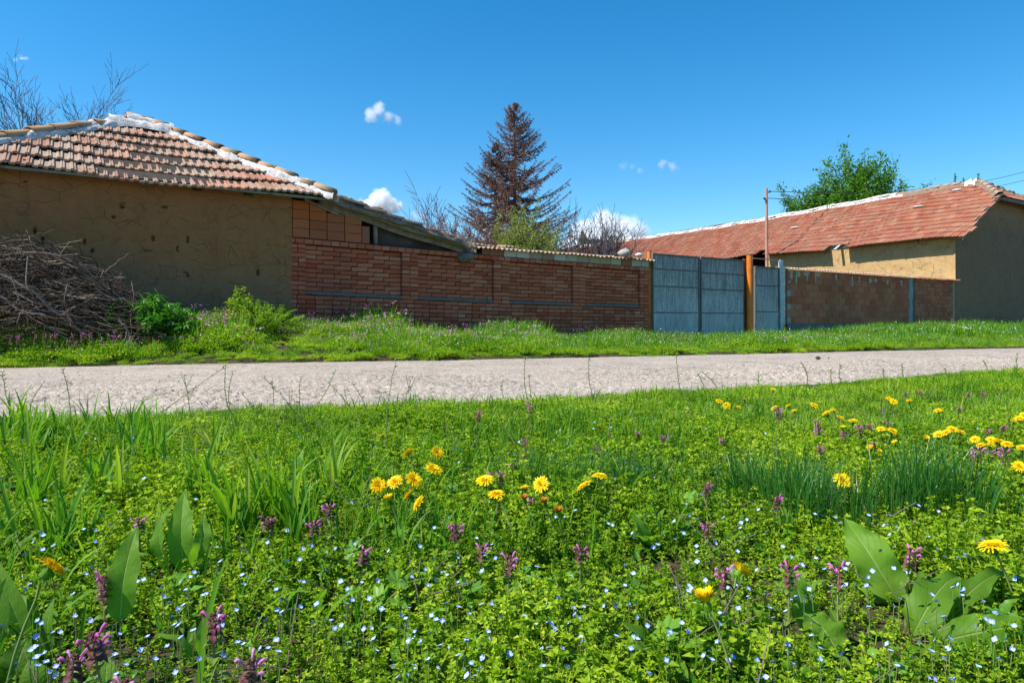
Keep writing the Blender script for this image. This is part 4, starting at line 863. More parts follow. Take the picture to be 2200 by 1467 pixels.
# dead conifer
def conifer():
    Y = 40; root = empty('dead_conifer', ((1100 - 1100) / FPX * Y, Y, .3), 0, label='tall dead brown conifer with drooping twigs rising behind the brick wall', cat='tree')
    Ht = CH + (690 - 224) * Y / FPX - .3; hard = []; fine = []; rg = np.random.default_rng(5)
    def leader(x0, h, r, lean, wscale, zlow, nb):
        pts = [np.array([x0 + lean * t * h, 0, t * h]) for t in np.linspace(0, 1, 12)]
        for i in range(11): hard.append((pts[i], pts[i + 1], r * (1 - i / 11.5), r * (1 - (i + 1) / 11.5)))
        for i in range(nb):
            t = zlow + (1 - zlow) * (i / nb) ** 0.85; z = t * h; rem = 1 - t
            L = wscale * 6.3 * rem ** 0.74 * rg.uniform(.72, 1.06); az = rg.uniform(0, 2 * math.pi)
            el = 0.95 * t ** 1.5 - .28 + rg.normal(0, .1); P = np.array([x0 + lean * z, 0, z]); d = np.array([math.cos(az) * math.cos(el), math.sin(az) * math.cos(el), math.sin(el)])
            n = max(5, int(L / .16)); rr = .028 + .012 * rem
            for k in range(n):
                f = k / n; dd = d + np.array([0, 0, (-.30 * (f < .35) + .75 * f ** 1.6)]) + rg.normal(0, .05, 3); dd /= np.linalg.norm(dd)
                Q = P + dd * L / n; hard.append((P, Q, rr * (1 - .8 * f), rr * (1 - .8 * (f + 1 / n))))
                side = np.cross(dd, [0, 0, 1.0]); side /= np.linalg.norm(side)
                for s_ in range(6 if f > .12 else 2):
                    sg = rg.choice([-1, 1]); ln = rg.uniform(.10, .36) * (1.0 - .45 * f) * (.65 + .6 * rem); q0 = P + (Q - P) * rg.random()
                    td = side * sg * rg.uniform(.1, .9) + dd * rg.uniform(.1, .7) + np.array([0, 0, rg.uniform(-1.3, .1) * (1 - .5 * f)]); td /= np.linalg.norm(td); q1 = q0 + td * ln
                    fine.append((q0, q1, .015, .008))
                    for m in range(2):
                        q = q0 + (q1 - q0) * rg.uniform(.3, 1); t2 = td + rg.normal(0, .5, 3) + np.array([0, 0, -.5]); t2 /= np.linalg.norm(t2); fine.append((q, q + t2 * ln * .45, .009, .005))
                P = Q
    leader(0.15, Ht, .17, 0.0, 1.05, .12, 290)
    leader(-1.0, Ht * .82, .12, .006, .74, .2, 140)
    mb = MB(); tubes_fast(mb, hard, 5); mb.build('trunk_and_limbs', M['bark'], root)
    mb = MB(); tubes_fast(mb, fine, 3); mb.build('dead_twigs', M['brownneedle'], root)
conifer()

LQ = np.array([(-.5, 0, 0), (0, -.0, 0), (.5, 0, 0), (-.36, .5, .12), (0, .5, 0), (.36, .5, .12), (0, 1.0, .02)])   # folded leaf, unit width/length
LQ2 = np.array([(0, 0, 0), (-.42, .38, .10), (0, .42, 0), (.42, .38, .10), (0, 1, -.05)]); LF2 = np.array([(0, 2, 1, 1), (0, 3, 2, 2), (1, 2, 4, 4), (2, 3, 4, 4)])
LF3 = np.array([(0, 2, 1), (0, 3, 2), (1, 2, 4), (2, 3, 4)])
def leaves(mb, P, D, L, Wd, mat=0, droop=0.3, uv=True):
    """P,D (N,3): leaf base points and directions; L, Wd sizes"""
    N = len(P); D = D / np.maximum(np.linalg.norm(D, axis=1, keepdims=True), 1e-9); up = np.random.normal(0, .45, (N, 3)) + np.array([0, 0, 1.0])
    X_ = np.cross(D, up); X_ /= np.maximum(np.linalg.norm(X_, axis=1, keepdims=True), 1e-9); Zz = np.cross(X_, D)
    L = np.broadcast_to(L, (N,)); Wd = np.broadcast_to(Wd, (N,))
    V = P[:, None] + X_[:, None] * (LQ2[None, :, 0:1] * Wd[:, None, None]) + D[:, None] * (LQ2[None, :, 1:2] * L[:, None, None]) + Zz[:, None] * ((LQ2[None, :, 2:3] - droop * LQ2[None, :, 1:2] ** 2) * L[:, None, None])
    mb.add(V.reshape(-1, 3), (LF3[None] + (np.arange(N) * 5)[:, None, None]).reshape(-1, 3), mat)
M['leaf_tree'] = leaf_mat('fresh_tree_leaf', [(0.15, (0.035, 0.115, 0.012)), (0.5, (0.070, 0.19, 0.016)), (0.85, (0.12, 0.26, 0.022))], .45)
M['leaf_pale'] = leaf_mat('pale_spring_leaf', [(0.15, (0.17, 0.20, 0.06)), (0.5, (0.27, 0.30, 0.09)), (0.85, (0.37, 0.39, 0.14))], .4)
M['leaf_bush'] = leaf_mat('elder_leaf', [(0.15, (0.040, 0.15, 0.012)), (0.5, (0.075, 0.24, 0.016)), (0.85, (0.13, 0.33, 0.03))], .4)
M['leaf_yel'] = leaf_mat('yellow_green_leaf', [(0.15, (0.16, 0.27, 0.010)), (0.5, (0.23, 0.345, 0.016)), (0.85, (0.34, 0.43, 0.03))], .45)
def crown_tree(name, x, ytop, Y, wpx, label, cat, leafm, n_main, lsize, dens, base=.3, up=.22, barkr=.16, zmin=.25, seed=3, lift=.5):
    random.seed(seed); np.random.seed(seed); X_ = (x - 1100) / FPX * Y; ht = CH + (690 - ytop) * Y / FPX - base; hw = wpx / 2 * Y / FPX
    root = empty(name, (X_, Y, base), 0, label=label, cat=cat); segs = []; tips = []
    hard = [(np.array([0, 0, 0.]), np.array([0, 0, ht * zmin]), barkr, barkr * .8)]
    for i in range(n_main):
        az = i * 2.4 + random.uniform(-.4, .4); q = (i + .5) / n_main; el = 1.5 - 1.35 * (1 - q) ** .7
        reach = math.hypot(hw * math.cos(el) * 1.5, ht * (1 - zmin) * math.sin(el)); d = (math.cos(az) * math.cos(el), math.sin(az) * math.cos(el), math.sin(el))
        grow(segs, tips, (0, 0, ht * zmin * random.uniform(.6, 1)), d, reach * .55, barkr * .45, 0, 2, .62, .58, (7, 5), up, .12, 5)
    A_ = np.array([s[1] for s in segs]); kx = hw / np.percentile(np.abs(A_[:, 0]), 99.75 if name != 'pale_bush' else 97); kz = ht / (A_[:, 2].max() if name != 'pale_bush' else np.percentile(A_[:, 2], 99.6)); K = np.array([kx, kx, kz])
    segs = [(a * K, b * K, c, d) for a, b, c, d in segs]
    mb = MB(); tubes_fast(mb, hard + [s for s in segs if s[2] > barkr * .15], 6); mb.build('trunk', M['bark'], root)
    mb = MB(); tubes_fast(mb, [(a, b, c, d) for a, b, c, d in segs if c <= barkr * .15], 3); mb.build('twigs', M['bark'], root)
    P = []; D = []
    for pts, dirs in tips:
        pts = [p * K for p in pts]
        for i in range(len(pts) - 1):
            for k in range(dens): t = random.random(); P.append(pts[i] * (1 - t) + pts[i + 1] * t + np.random.normal(0, lsize * .7, 3)); D.append(dirs[i] + np.random.normal(0, .7, 3))
    P = np.array(P); D = np.array(D); mb = MB(); ls = lsize * np.random.uniform(.6, 1.3, len(P)); leaves(mb, P, D, ls, ls * .6); mb.build('crown', leafm, root)
    return len(P)
crown_tree('leafy_tree', 1838, 303, 43, 275, 'fresh green tree with upswept branches behind the long red roof', 'tree', M['leaf_tree'], 40, .21, 24, seed=4, up=.10)
crown_tree('pale_bush', 1125, 458, 29, 205, 'pale yellow-green budding bush in front of the dead conifer above the brick wall', 'bush', M['leaf_pale'], 30, .10, 16, seed=9, up=.04, barkr=.09, zmin=.12)
for i, (x, yt, yb, lab) in enumerate([(2052, 385, 404, 'tall seedling growing on the long roof ridge, leftmost of three'), (2070, 395, 402, 'tiny seedling on the roof ridge between the two taller ones'), (2102, 383, 396, 'seedling growing at the end of the roof ridge beside the white mortar')]):
    v0 = v_at(x, UR); P = SP(UR, v0, ZR + float(sagB(v0, 1)) + .08); h = (yb - yt + 4) * P.y / FPX; r_ = empty('roof_weed', P, 0, label=lab, cat='weed', group='seedlings on the roof ridge')
    mb = MB(); mb.tube([(0, 0, -.05), (.02, 0, h)], [.012, .006], 4); mb.build('stem', M['leaf_tree'], r_)
    n_ = int(30 * h / .4) + 8; zz = np.random.uniform(.05, 1, n_) * h; mb = MB(); leaves(mb, np.stack([0 * zz, 0 * zz, zz], -1), np.random.normal(0, 1, (n_, 3)), .09, .05); mb.build('leaves', M['leaf_tree'], r_)

# ------------------------------------------------------------------ brush pile, single branches
random.seed(21); np.random.seed(21); rg = np.random.default_rng(21)
PK = [uz(x, y, -.85) for x, y in [(-420, 560), (-250, 520), (0, 520), (60, 512), (120, 522), (180, 550), (230, 592), (285, 632), (318, 690), (345, 715)]]
PKu = [p[0] for p in PK]; PKz = [p[1] for p in PK]
def pile_top(u):      # height of the heap above z=0 along the wall
    return np.interp(u, PKu, PKz) + .16 * float(vnoise(np.array([u * 3.1]), np.array([.5]), 3)[0])
segs = []
for i in range(2300):
    u0 = rg.uniform(-11.5, PKu[-2] - .1); vv = rg.uniform(-1.75, -.15); w = abs(vv + .75) / 1.0; top = .42 + (pile_top(u0) - .42) * max(0.05, 1 - w ** 2 * .9)
    z0 = .36 + (top - .36) * rg.random() ** .6; slope = np.interp(u0, [PKu[2], PKu[-2]], [-.10, -.55]); L = rg.uniform(.5, 1.7); a = rg.normal(0, .65); b = rg.normal(0, .5)
    d = np.array([math.cos(b), math.sin(b) * .7, slope + math.sin(a) * .5]); d /= np.linalg.norm(d)
    if rg.random() < .22: d = np.array([rg.normal(0, .6), rg.normal(0, .4), abs(rg.normal(.6, .4))]); d /= np.linalg.norm(d); L *= .55
    P = np.array([u0, vv, z0]) - d * L / 2; r = rg.choice([.0035, .005, .007, .010], p=[.33, .32, .2, .15]) * (2.0 if rg.random() < .05 else 1); n = 6; bend = rg.normal(0, .10, 3)
    for k in range(n):
        d2 = d + bend * (k / n) * 1.5 + rg.normal(0, .17, 3); d2 /= np.linalg.norm(d2); Q = P + d2 * L / n
        lim = .42 + (pile_top(Q[0]) - .42) * max(.02, 1 - (abs(Q[1] + .75)) ** 2 * .9) + .10
        if Q[2] > lim + rg.exponential(.06): break
        if Q[0] > PKu[-1] + .05 or Q[2] < .1 or Q[1] > -.04: break
        segs.append((P, Q, r * (1 - .5 * k / n), r * (1 - .5 * (k + 1) / n)))
        if rg.random() < .35:
            t = d2 + rg.normal(0, .55, 3); t /= np.linalg.norm(t); 
            R_ = Q + t * rg.uniform(.06, .22)
            if R_[1] < -.04: segs.append((Q, R_, r * .5, r * .25))
        P = Q
bp = thing('brush_pile', -8, -.8, .35, label='big tangled heap of dead grey-brown twigs against the clay wall', cat='brush pile'); 
o = None; mb = MB(); tubes_fast(mb, segs, 4); o = part(bp, 'twigs', mb, M['twigmix']); o['kind'] = 'stuff'
def wand(name, pts, r0, r1, lab, v0=-1.2, cat='branch', grp='single branches lying out of the brush pile', matn='twig', tw=True):
    q = [];
    for (x, y, v) in pts: uu, zz = uz(x, y, v); q.append(np.array([uu, v, zz]))
    q = np.array(q); s = np.linspace(0, 1, len(q)); t = np.linspace(0, 1, 22); C = np.stack([np.interp(t, s, q[:, i]) for i in range(3)], -1)
    for _ in range(2): C[1:-1] = (C[:-2] + C[1:-1] * 2 + C[2:]) / 4
    C[:, 2] += .008 * np.sin(t * 17); C[:, 1] += .01 * np.sin(t * 11 + 1); base = C[0].copy(); rt = thing(name, *base, label=lab, cat=cat, group=grp)
    mb = MB(); mb.tube(C, np.linspace(r0, r1, 22), 7); part(rt, 'stem', mb, M[matn], True)
    if tw:
        sg = []
        for k in range(5):
            i = random.randint(6, 20); d = C[i] - C[i - 1]; d /= np.linalg.norm(d); d = d + np.random.normal(0, .6, 3); d[1] = -abs(d[1]) * .4; P = C[i]
            for m in range(4): d = d + np.random.normal(0, .2, 3); d /= np.linalg.norm(d); Q = P + d * .06; sg.append((P, Q, r1 * .7, r1 * .4)); P = Q
        mb = MB(); tubes_fast(mb, sg, 4); part(rt, 'side_twigs', mb, M[matn])
wand('branch', [(0, 590, -1.55), (60, 620, -1.6), (120, 665, -1.65), (180, 720, -1.7)], .022, .012, 'thick pale branch slanting from the left edge down through the brush pile')
wand('branch', [(70, 625, -1.7), (110, 665, -1.7), (150, 695, -1.72), (185, 722, -1.75)], .016, .010, 'light brown branch crossing the middle front of the brush pile down to the purple flowers')
wand('branch', [(60, 550, -1.5), (55, 610, -1.6), (78, 650, -1.65), (95, 700, -1.7)], .010, .005, 'thin curved branch standing nearly upright in the brush pile, third from the left edge')
wand('branch', [(50, 544, -1.3), (120, 545, -1.3), (180, 575, -1.3), (225, 615, -1.35), (285, 660, -1.4)], .015, .009, 'long pale branch along the upper right slope of the brush pile')
wand('branch', [(25, 594, -1.7), (40, 640, -1.7), (58, 680, -1.72), (60, 690, -1.72)], .010, .006, 'thin pale branch hanging steeply at the left edge of the brush pile')
wand('branch', [(280, 543, -1.0), (255, 560, -1.05), (225, 585, -1.1)], .004, .008, 'bare straight twig sticking up right above the brush pile against the clay wall', tw=False)
wand('branch', [(0, 636, -1.75), (40, 665, -1.8), (80, 690, -1.8), (120, 712, -1.8)], .011, .008, 'grey branch low at the left edge reaching the ground in front of the brush pile')
wand('branch', [(145, 610, -1.6), (138, 640, -1.65), (140, 660, -1.65), (150, 690, -1.7)], .006, .004, 'thin S-shaped branch upright in the centre of the brush pile')
wand('branch', [(255, 690, -1.9), (270, 700, -1.9), (282, 728, -1.9)], .014, .010, 'short dark branch poking out under the elder bush')
wand('branch', [(100, 517, -1.1), (118, 525, -1.1), (133, 552, -1.15)], .003, .006, 'thin arching twig above the top of the brush pile', tw=False)

def bush(name, x, yb, ytop, wpx, v, label, leafm, n, ls, seed, elong=.5, up=.5, grp=None, flat=1.0):
    random.seed(seed); np.random.seed(seed); u0, zt = uz(x, ytop, v); P0 = SP(u0, v, 0); gz_ = float(H(P0.x, P0.y)); ht = zt - gz_; hw = wpx / 2 * P0.y / FPX
    root = empty(name, (P0.x, P0.y, gz_), 0, label=label, cat='bush')
    if grp: root['group'] = grp
    st = []; P = []; D = []
    ns = max(8, int(n / 55))
    for i in range(ns):
        a = random.uniform(0, 6.28); rr = hw * math.sqrt(random.random()); tip = np.array([rr * math.cos(a), rr * math.sin(a) * flat, ht * (1 - .5 * (rr / hw) ** 2) * random.uniform(.45, 1.05)])
        b0 = np.array([tip[0] * .35, tip[1] * .35, 0]); pts = [b0 + (tip - b0) * t + np.array([0, 0, .15 * ht * math.sin(t * math.pi)]) * .3 for t in np.linspace(0, 1, 6)]
        for k in range(5): st.append((pts[k], pts[k + 1], .006, .004))
        m = n // ns
        for k in range(m):
            t = random.random() ** .6 * .98; j = min(4, int(t * 5)); q = pts[j] * (1 - (t * 5 - j)) + pts[j + 1] * (t * 5 - j); d = np.random.normal(0, 1, 3); d[2] = abs(d[2]) * up - .1
            P.append(q + d * ls * .5 * random.random() / np.linalg.norm(d)); D.append(d)
    mb = MB(); tubes_fast(mb, st, 4); mb.build('stems', M['leaf_bush'], root)
    s_ = ls * np.random.uniform(.6, 1.25, len(P)); mb = MB(); leaves(mb, np.array(P), np.array(D), s_, s_ * elong, droop=.35); mb.build('foliage', leafm, root)
bush('elder_bush', 328, 728, 633, 205, -1.35, 'dark green broad-leaved elder bush at the right foot of the brush pile', M['leaf_bush'], 3600, .11, 31, .36)
bush('elder_bush', 405, 730, 668, 95, -1.15, 'smaller green bush between the elder and the tall yellow-green bush', M['leaf_bush'], 1300, .07, 32, .42)
bush('yellow_green_bush', 520, 720, 606, 74, -.75, 'tall yellow-green sapling bush against the right part of the clay wall', M['leaf_yel'], 2300, .050, 33, .5)
bush('yellow_green_bush', 548, 730, 640, 215, -1.0, 'broad yellow-green bush spreading under the tall sapling at the clay wall corner', M['leaf_yel'], 7500, .044, 34, .5)
bush('yellow_green_bush', 612, 715, 632, 55, -.65, 'small yellow-green bush in front of the joint of clay wall and brick wall', M['leaf_yel'], 1200, .035, 35, .5)
bush('green_weed_clump', 1718, 716, 698, 36, -.25, 'bright green weed clump against the footing of the block wall beside the gate', M['leaf_yel'], 700, .05, 36, .5)
bush('green_weed_clump', 1645, 728, 714, 28, -.3, 'small bright weed clump at the foot of the pedestrian gate', M['leaf_yel'], 500, .045, 37, .5)
bush('green_weed_clump', 1875, 708, 694, 40, -.25, 'dark green weed clump at the block wall foot, right of the taller one', M['leaf_bush'], 600, .05, 38, .5)
# ------------------------------------------------------------------ clouds (real volumes far outside the scene)
def cloud(x, y, wpx, puffs, label, dens, Yc=1600, seed=1, flat=1.0):
    """puffs: list of (cx, cz, r) in half-width units"""
    q = bpy.data.materials.new('cloud_vapour'); q.use_nodes = True; t = q.node_tree; N = t.nodes; L = t.links; N.remove(N['Principled BSDF'])
    tc = N.new('ShaderNodeTexCoord'); f = None
    def mt(op, a, b):
        o = N.new('ShaderNodeMath'); o.operation = op
        for v, i in ((a, 0), (b, 1)):
            if isinstance(v, (int, float)): o.inputs[i].default_value = v
            else: L.new(v, o.inputs[i])
        return o.outputs[0]
    for cx, cz, r in puffs:
        d = N.new('ShaderNodeVectorMath'); d.operation = 'DISTANCE'; L.new(tc.outputs['Object'], d.inputs[0]); d.inputs[1].default_value = (cx, 0, cz)
        g = mt('SUBTRACT', r, d.outputs['Value']); f = g if f is None else mt('SMOOTH_MAX', f, g)
    for n_ in N:
        if n_.type == 'MATH' and n_.operation == 'SMOOTH_MAX': n_.inputs[2].default_value = .1
    nz = N.new('ShaderNodeTexNoise'); nz.inputs['Scale'].default_value = 2.6; nz.inputs['Detail'].default_value = 7; nz.inputs['Roughness'].default_value = .62
    mp = N.new('ShaderNodeMapping'); mp.inputs['Location'].default_value = (seed * 3.1, seed, 0); L.new(tc.outputs['Object'], mp.inputs[0]); L.new(mp.outputs[0], nz.inputs['Vector'])
    f = mt('ADD', f, mt('MULTIPLY', mt('SUBTRACT', nz.outputs['Fac'], .5), .85 * flat)); mr = N.new('ShaderNodeMapRange'); L.new(f, mr.inputs[0]); mr.inputs[1].default_value = 0.0; mr.inputs[2].default_value = .22
    hw = wpx / 2 / FPX * Yc; pv = N.new('ShaderNodeVolumePrincipled'); pv.inputs['Color'].default_value = (.98, .98, .99, 1); pv.inputs['Anisotropy'].default_value = .2
    L.new(mt('MULTIPLY', mr.outputs[0], dens / hw), pv.inputs['Density']); L.new(pv.outputs[0], N['Material Output'].inputs['Volume'])
    x0 = min(p[0] - p[2] for p in puffs) - .25; x1 = max(p[0] + p[2] for p in puffs) + .25; z0 = min(p[1] - p[2] for p in puffs) - .2; z1 = max(p[1] + p[2] for p in puffs) + .25; ry = max(p[2] for p in puffs) + .2
    th, ph = np.meshgrid(np.linspace(0, math.pi, 13), np.linspace(0, 2 * math.pi, 25), indexing='ij'); k = 1.22
    G = np.stack([(x0 + x1) / 2 + k * (x1 - x0) / 2 * np.sin(th) * np.cos(ph), ry * k * np.sin(th) * np.sin(ph), (z0 + z1) / 2 + k * (z1 - z0) / 2 * np.cos(th)], -1)
    mb = MB(); mb.grid(G[::-1]); o = mb.build('cloud', q, None, True, label=label, cat='cloud'); o.location = PT(x, y, Yc); o.scale = (hw, hw, hw); return o
cloud(824, 246, 96, [(-.55, -.05, .32), (-.2, .22, .34), (.2, -.1, .3), (.6, -.28, .22)], 'small white wisp of cloud high left of the dead conifer', 3.0, seed=2)
cloud(46, 127, 60, [(-.4, 0, .16), (0, .05, .2), (.4, 0, .16)], 'faint thin cloud streak near the top left corner', 3.5, seed=3)
cloud(806, 448, 118, [(-.7, -.2, .25), (-.3, .05, .36), (.15, .28, .46), (.62, .1, .36), (0, -.25, .45)], 'bright cumulus cloud peeping over the shed roof', 9, seed=5)
cloud(1300, 512, 190, [(-.75, -.15, .26), (-.4, .12, .34), (0, .28, .38), (.4, .2, .36), (.75, .08, .28), (0, -.2, .4), (-.5, -.3, .4), (.5, -.25, .4)], 'bright white cumulus cloud low behind the shrubs and the red roof', 9, seed=8)
cloud(1355, 358, 80, [(-.4, .05, .24), (.1, -.05, .2), (.5, -.2, .22)], 'left of the two faint wisps right of the conifer', .9, seed=11)
cloud(1436, 357, 76, [(-.3, .1, .3), (.2, .0, .3), (.6, -.15, .16)], 'right of the two faint wisps right of the conifer', 1.5, seed=13)
cloud(893, 462, 60, [(0, 0, .4), (.5, -.2, .3)], 'faint low cloud scrap beside the shed roof cumulus', .8, seed=15)

# ------------------------------------------------------------------ vegetation kits
M['herb'] = leaf_mat('herb_leaf', [(0.05, (0.045, 0.135, 0.006)), (0.35, (0.155, 0.285, 0.009)), (0.65, (0.275, 0.40, 0.013)), (0.95, (0.43, 0.52, 0.04))], .38, .55, 1.5, .18)
M['herb2'] = leaf_mat('verge_leaf', [(0.05, (0.13, 0.25, 0.008)), (0.35, (0.22, 0.37, 0.010)), (0.65, (0.32, 0.46, 0.014)), (0.95, (0.46, 0.55, 0.04))], .42, .6, 1.5, .15)
M['grass'] = leaf_mat('grass_blade', [(0.05, (0.045, 0.150, 0.009)), (0.4, (0.095, 0.245, 0.012)), (0.75, (0.17, 0.33, 0.016)), (0.97, (0.30, 0.36, 0.05))], .40, .5, 1.5, .25)
M['tuft'] = leaf_mat('tuft_blade', [(0.05, (0.018, 0.095, 0.018)), (0.5, (0.038, 0.155, 0.022)), (0.95, (0.085, 0.23, 0.025))], .38, .35, 1.5, .4)
M['broad'] = leaf_mat('dock_leaf', [(0.05, (0.085, 0.20, 0.014)), (0.5, (0.125, 0.27, 0.018)), (0.95, (0.18, 0.33, 0.035))], .5, .5, 1.6, .2, veins=True)
M['lobed'] = leaf_mat('cranesbill_leaf', [(0.05, (0.070, 0.20, 0.020)), (0.5, (0.12, 0.28, 0.025)), (0.95, (0.19, 0.36, 0.035))], .38, .42, 1.4, .35)
M['stemg'] = leaf_mat('weed_stem', [(0.1, (0.13, 0.20, 0.04)), (0.6, (0.20, 0.25, 0.07)), (0.9, (0.22, 0.15, 0.08))], 0, .6)
M['yellow'] = leaf_mat('dandelion_petal', [(0.1, (0.86, 0.55, 0.003)), (0.5, (0.90, 0.66, 0.004)), (0.9, (0.92, 0.74, 0.010))], .25, .55, 1.0, .2)
M['nleaf'] = leaf_mat('dead_nettle_leaf', [(0.1, (0.12, 0.19, 0.03)), (0.5, (0.17, 0.25, 0.04)), (0.9, (0.22, 0.24, 0.06))], .35, .6, 1.4, .2)
M['npurp'] = leaf_mat('purple_top_leaf', [(0.1, (0.105, 0.030, 0.040)), (0.5, (0.16, 0.055, 0.065)), (0.9, (0.17, 0.10, 0.055))], .3, .6, 1.4, .2)
M['pink_f'] = leaf_mat('dead_nettle_bloom', [(0.1, (0.50, 0.095, 0.36)), (0.5, (0.60, 0.16, 0.45)), (0.9, (0.68, 0.30, 0.58))], .3, .55, 1.1, .2)
def m_speed():
    q = NT('speedwell_petal'); uv = q.coord('UV'); sx = q.n('ShaderNodeSeparateXYZ'); q.l(uv, sx.inputs[0])
    c = q.ramp(sx.outputs[0], [(0.0, (.80, .84, .80)), (0.30, (.55, .66, .88)), (0.6, (.15, .27, .74)), (1.0, (.19, .31, .78))])
    c = q.mix(sx.outputs[1], c, (.48, .58, .86))
    c = q.mix(q.math('MULTIPLY', q.objrand(), .5), c, (.45, .54, .84)); q.fin(c, .6, .2)
    return q.m
M['speed'] = m_speed()
M['whitef'] = plain('white_petal', (.72, .74, .66), .7, .1, 20, 0)
M['bud'] = plain('withered_bloom', (.42, .17, .012), .8, .4, 40, 0)

def blades(mb, P, az, h, w, bend, seg=5, mat=0, fold=.25, twist=0.0):
    """ribbon blades that lean over towards az; fully vectorised"""
    N = len(P); h, w, bend, az = [np.broadcast_to(np.asarray(a, float), (N,)) for a in (h, w, bend, az)]; t = np.linspace(0, 1, seg + 1)
    ang = bend[:, None] * t[None] ** 1.4; dt = 1.0 / seg; hor = np.concatenate([np.zeros((N, 1)), np.cumsum(np.sin((ang[:, 1:] + ang[:, :-1]) / 2), 1) * dt], 1); ver = np.concatenate([np.zeros((N, 1)), np.cumsum(np.cos((ang[:, 1:] + ang[:, :-1]) / 2), 1) * dt], 1)
    d = np.stack([np.cos(az), np.sin(az), 0 * az], -1); s = np.stack([-np.sin(az), np.cos(az), 0 * az], -1)
    C = P[:, None] + d[:, None] * (hor * h[:, None])[..., None] + np.array([0, 0, 1.0]) * (ver * h[:, None])[..., None]
    ww = w[:, None] * np.maximum(0.02, np.minimum(1, (1 - t[None]) * 2.2) ** .8) * np.minimum(1, .55 + t[None] * 2) * .5
    tw = twist * t[None] * np.sign(np.sin(az * 37))[:, None]; sv = s[:, None] * np.cos(tw)[..., None] + d[:, None] * np.sin(tw)[..., None]
    nrm = np.stack([-np.cos(ang) * np.cos(az)[:, None], -np.cos(ang) * np.sin(az)[:, None], np.sin(ang)], -1)
    V = np.stack([C - sv * ww[..., None] + nrm * (fold * ww)[..., None], C, C + sv * ww[..., None] + nrm * (fold * ww)[..., None]], 2)
    k = 3; i = np.arange(seg)[:, None] * k; F = np.concatenate([np.stack([i + 0, i + 1, i + k + 1, i + k], -1).reshape(-1, 4), np.stack([i + 1, i + 2, i + k + 2, i + k + 1], -1).reshape(-1, 4)])
    mb.add(V.reshape(-1, 3), (F[None] + (np.arange(N) * k * (seg + 1))[:, None, None]).reshape(-1, 4), mat)
nr_ = np.random
def broad_leaf(mb, P0, P1, width, nrm, bend=.0, fold=.15, nl=16, nw=8, wave=0.0, heart=False, petiole=0.0, tipdroop=0.0, wf=9.0, seed=0, curl=0.0):
    P0 = np.array(P0, float); P1 = np.array(P1, float); ax_ = P1 - P0; L = np.linalg.norm(ax_); ax_ /= L; n = np.array(nrm, float); n -= ax_ * n.dot(ax_); n /= np.linalg.norm(n); s = np.cross(ax_, n)
    t = np.linspace(0, 1, nl + 1)[:, None]; x = np.linspace(-1, 1, nw + 1)[None]; tp = np.clip((t - petiole) / (1 - petiole), 0, 1)
    prof = (np.sin(math.pi * np.clip(tp, 0, 1) ** (.55 if heart else .72)) ** .75) * (1 - .15 * tp); prof = np.maximum(prof, .035 * (t > 0)) * (1 + .22 * (1 if wave else 0) * fbm(t * 14 + 0 * x, np.sign(x) * 3 + seed, seed, 2)); prof = np.where(tp >= 1, .01, prof)
    hw = width / 2 * prof; off = bend * np.sin(math.pi * t) - tipdroop * t ** 3 + fold * np.abs(x) * hw + curl * x ** 2 * hw + wave * np.sin(t * wf * 2 + seed + x * .6) * np.abs(x) ** 1.5 * (prof > .1)
    off = off + .0016 * (width / .08) * np.abs(np.sin((t * 9 - np.abs(x) * .8) * math.pi)) * (np.abs(x) > .05) * (nl > 12)
    G = P0 + ax_ * (t * L)[..., None] + s * (x * hw)[..., None] + n * off[..., None]; uv = np.stack([np.broadcast_to((x + 1) / 2, G.shape[:2]), np.broadcast_to(t, G.shape[:2])], -1); mb.grid(G, 0, uv)
def rnd(a, b, n): return nr_.uniform(a, b, n)
def sprig(seed, h, ls, pairs=7):
    nr_.seed(seed); mb = MB(); st = []; P = []; D = []; L = []
    for s_ in range(nr_.randint(2, 4)):
        az = nr_.uniform(0, 6.28); lean = nr_.uniform(.1, .7); hh = h * nr_.uniform(.6, 1.1); p = np.array([nr_.normal(0, .012), nr_.normal(0, .012), -.01]); d = np.array([math.cos(az) * lean, math.sin(az) * lean, 1.0]); d /= np.linalg.norm(d)
        for k in range(pairs):
            q = p + d * hh / pairs; d = d + np.array([0, 0, .12]) + nr_.normal(0, .08, 3); d /= np.linalg.norm(d); st.append((p, q, .0011, .0009)); f = (k + 1) / pairs
            a0 = nr_.uniform(0, 3.14); m = 2 if k < pairs - 1 else 6
            for j in range(m):
                a = a0 + j * 2 * math.pi / m + nr_.normal(0, .2); e = nr_.uniform(.0, .5) if k < pairs - 1 else nr_.uniform(.2, .9); P.append(q); D.append((math.cos(a) * math.cos(e), math.sin(a) * math.cos(e), math.sin(e))); L.append(ls * (1.15 - .35 * f) * nr_.uniform(.7, 1.2))
            if k == pairs - 1:
                for j in range(3): P.append(q + np.array([0, 0, .002])); D.append(nr_.normal(0, .5, 3) + [0, 0, 1]); L.append(ls * .5)
            p = q
    tubes_fast(mb, st, 3); L = np.array(L); leaves(mb, np.array(P), np.array(D), L, L * .72, 0, droop=.25)
    return mb.mesh('herb_sprig', M['herb'])
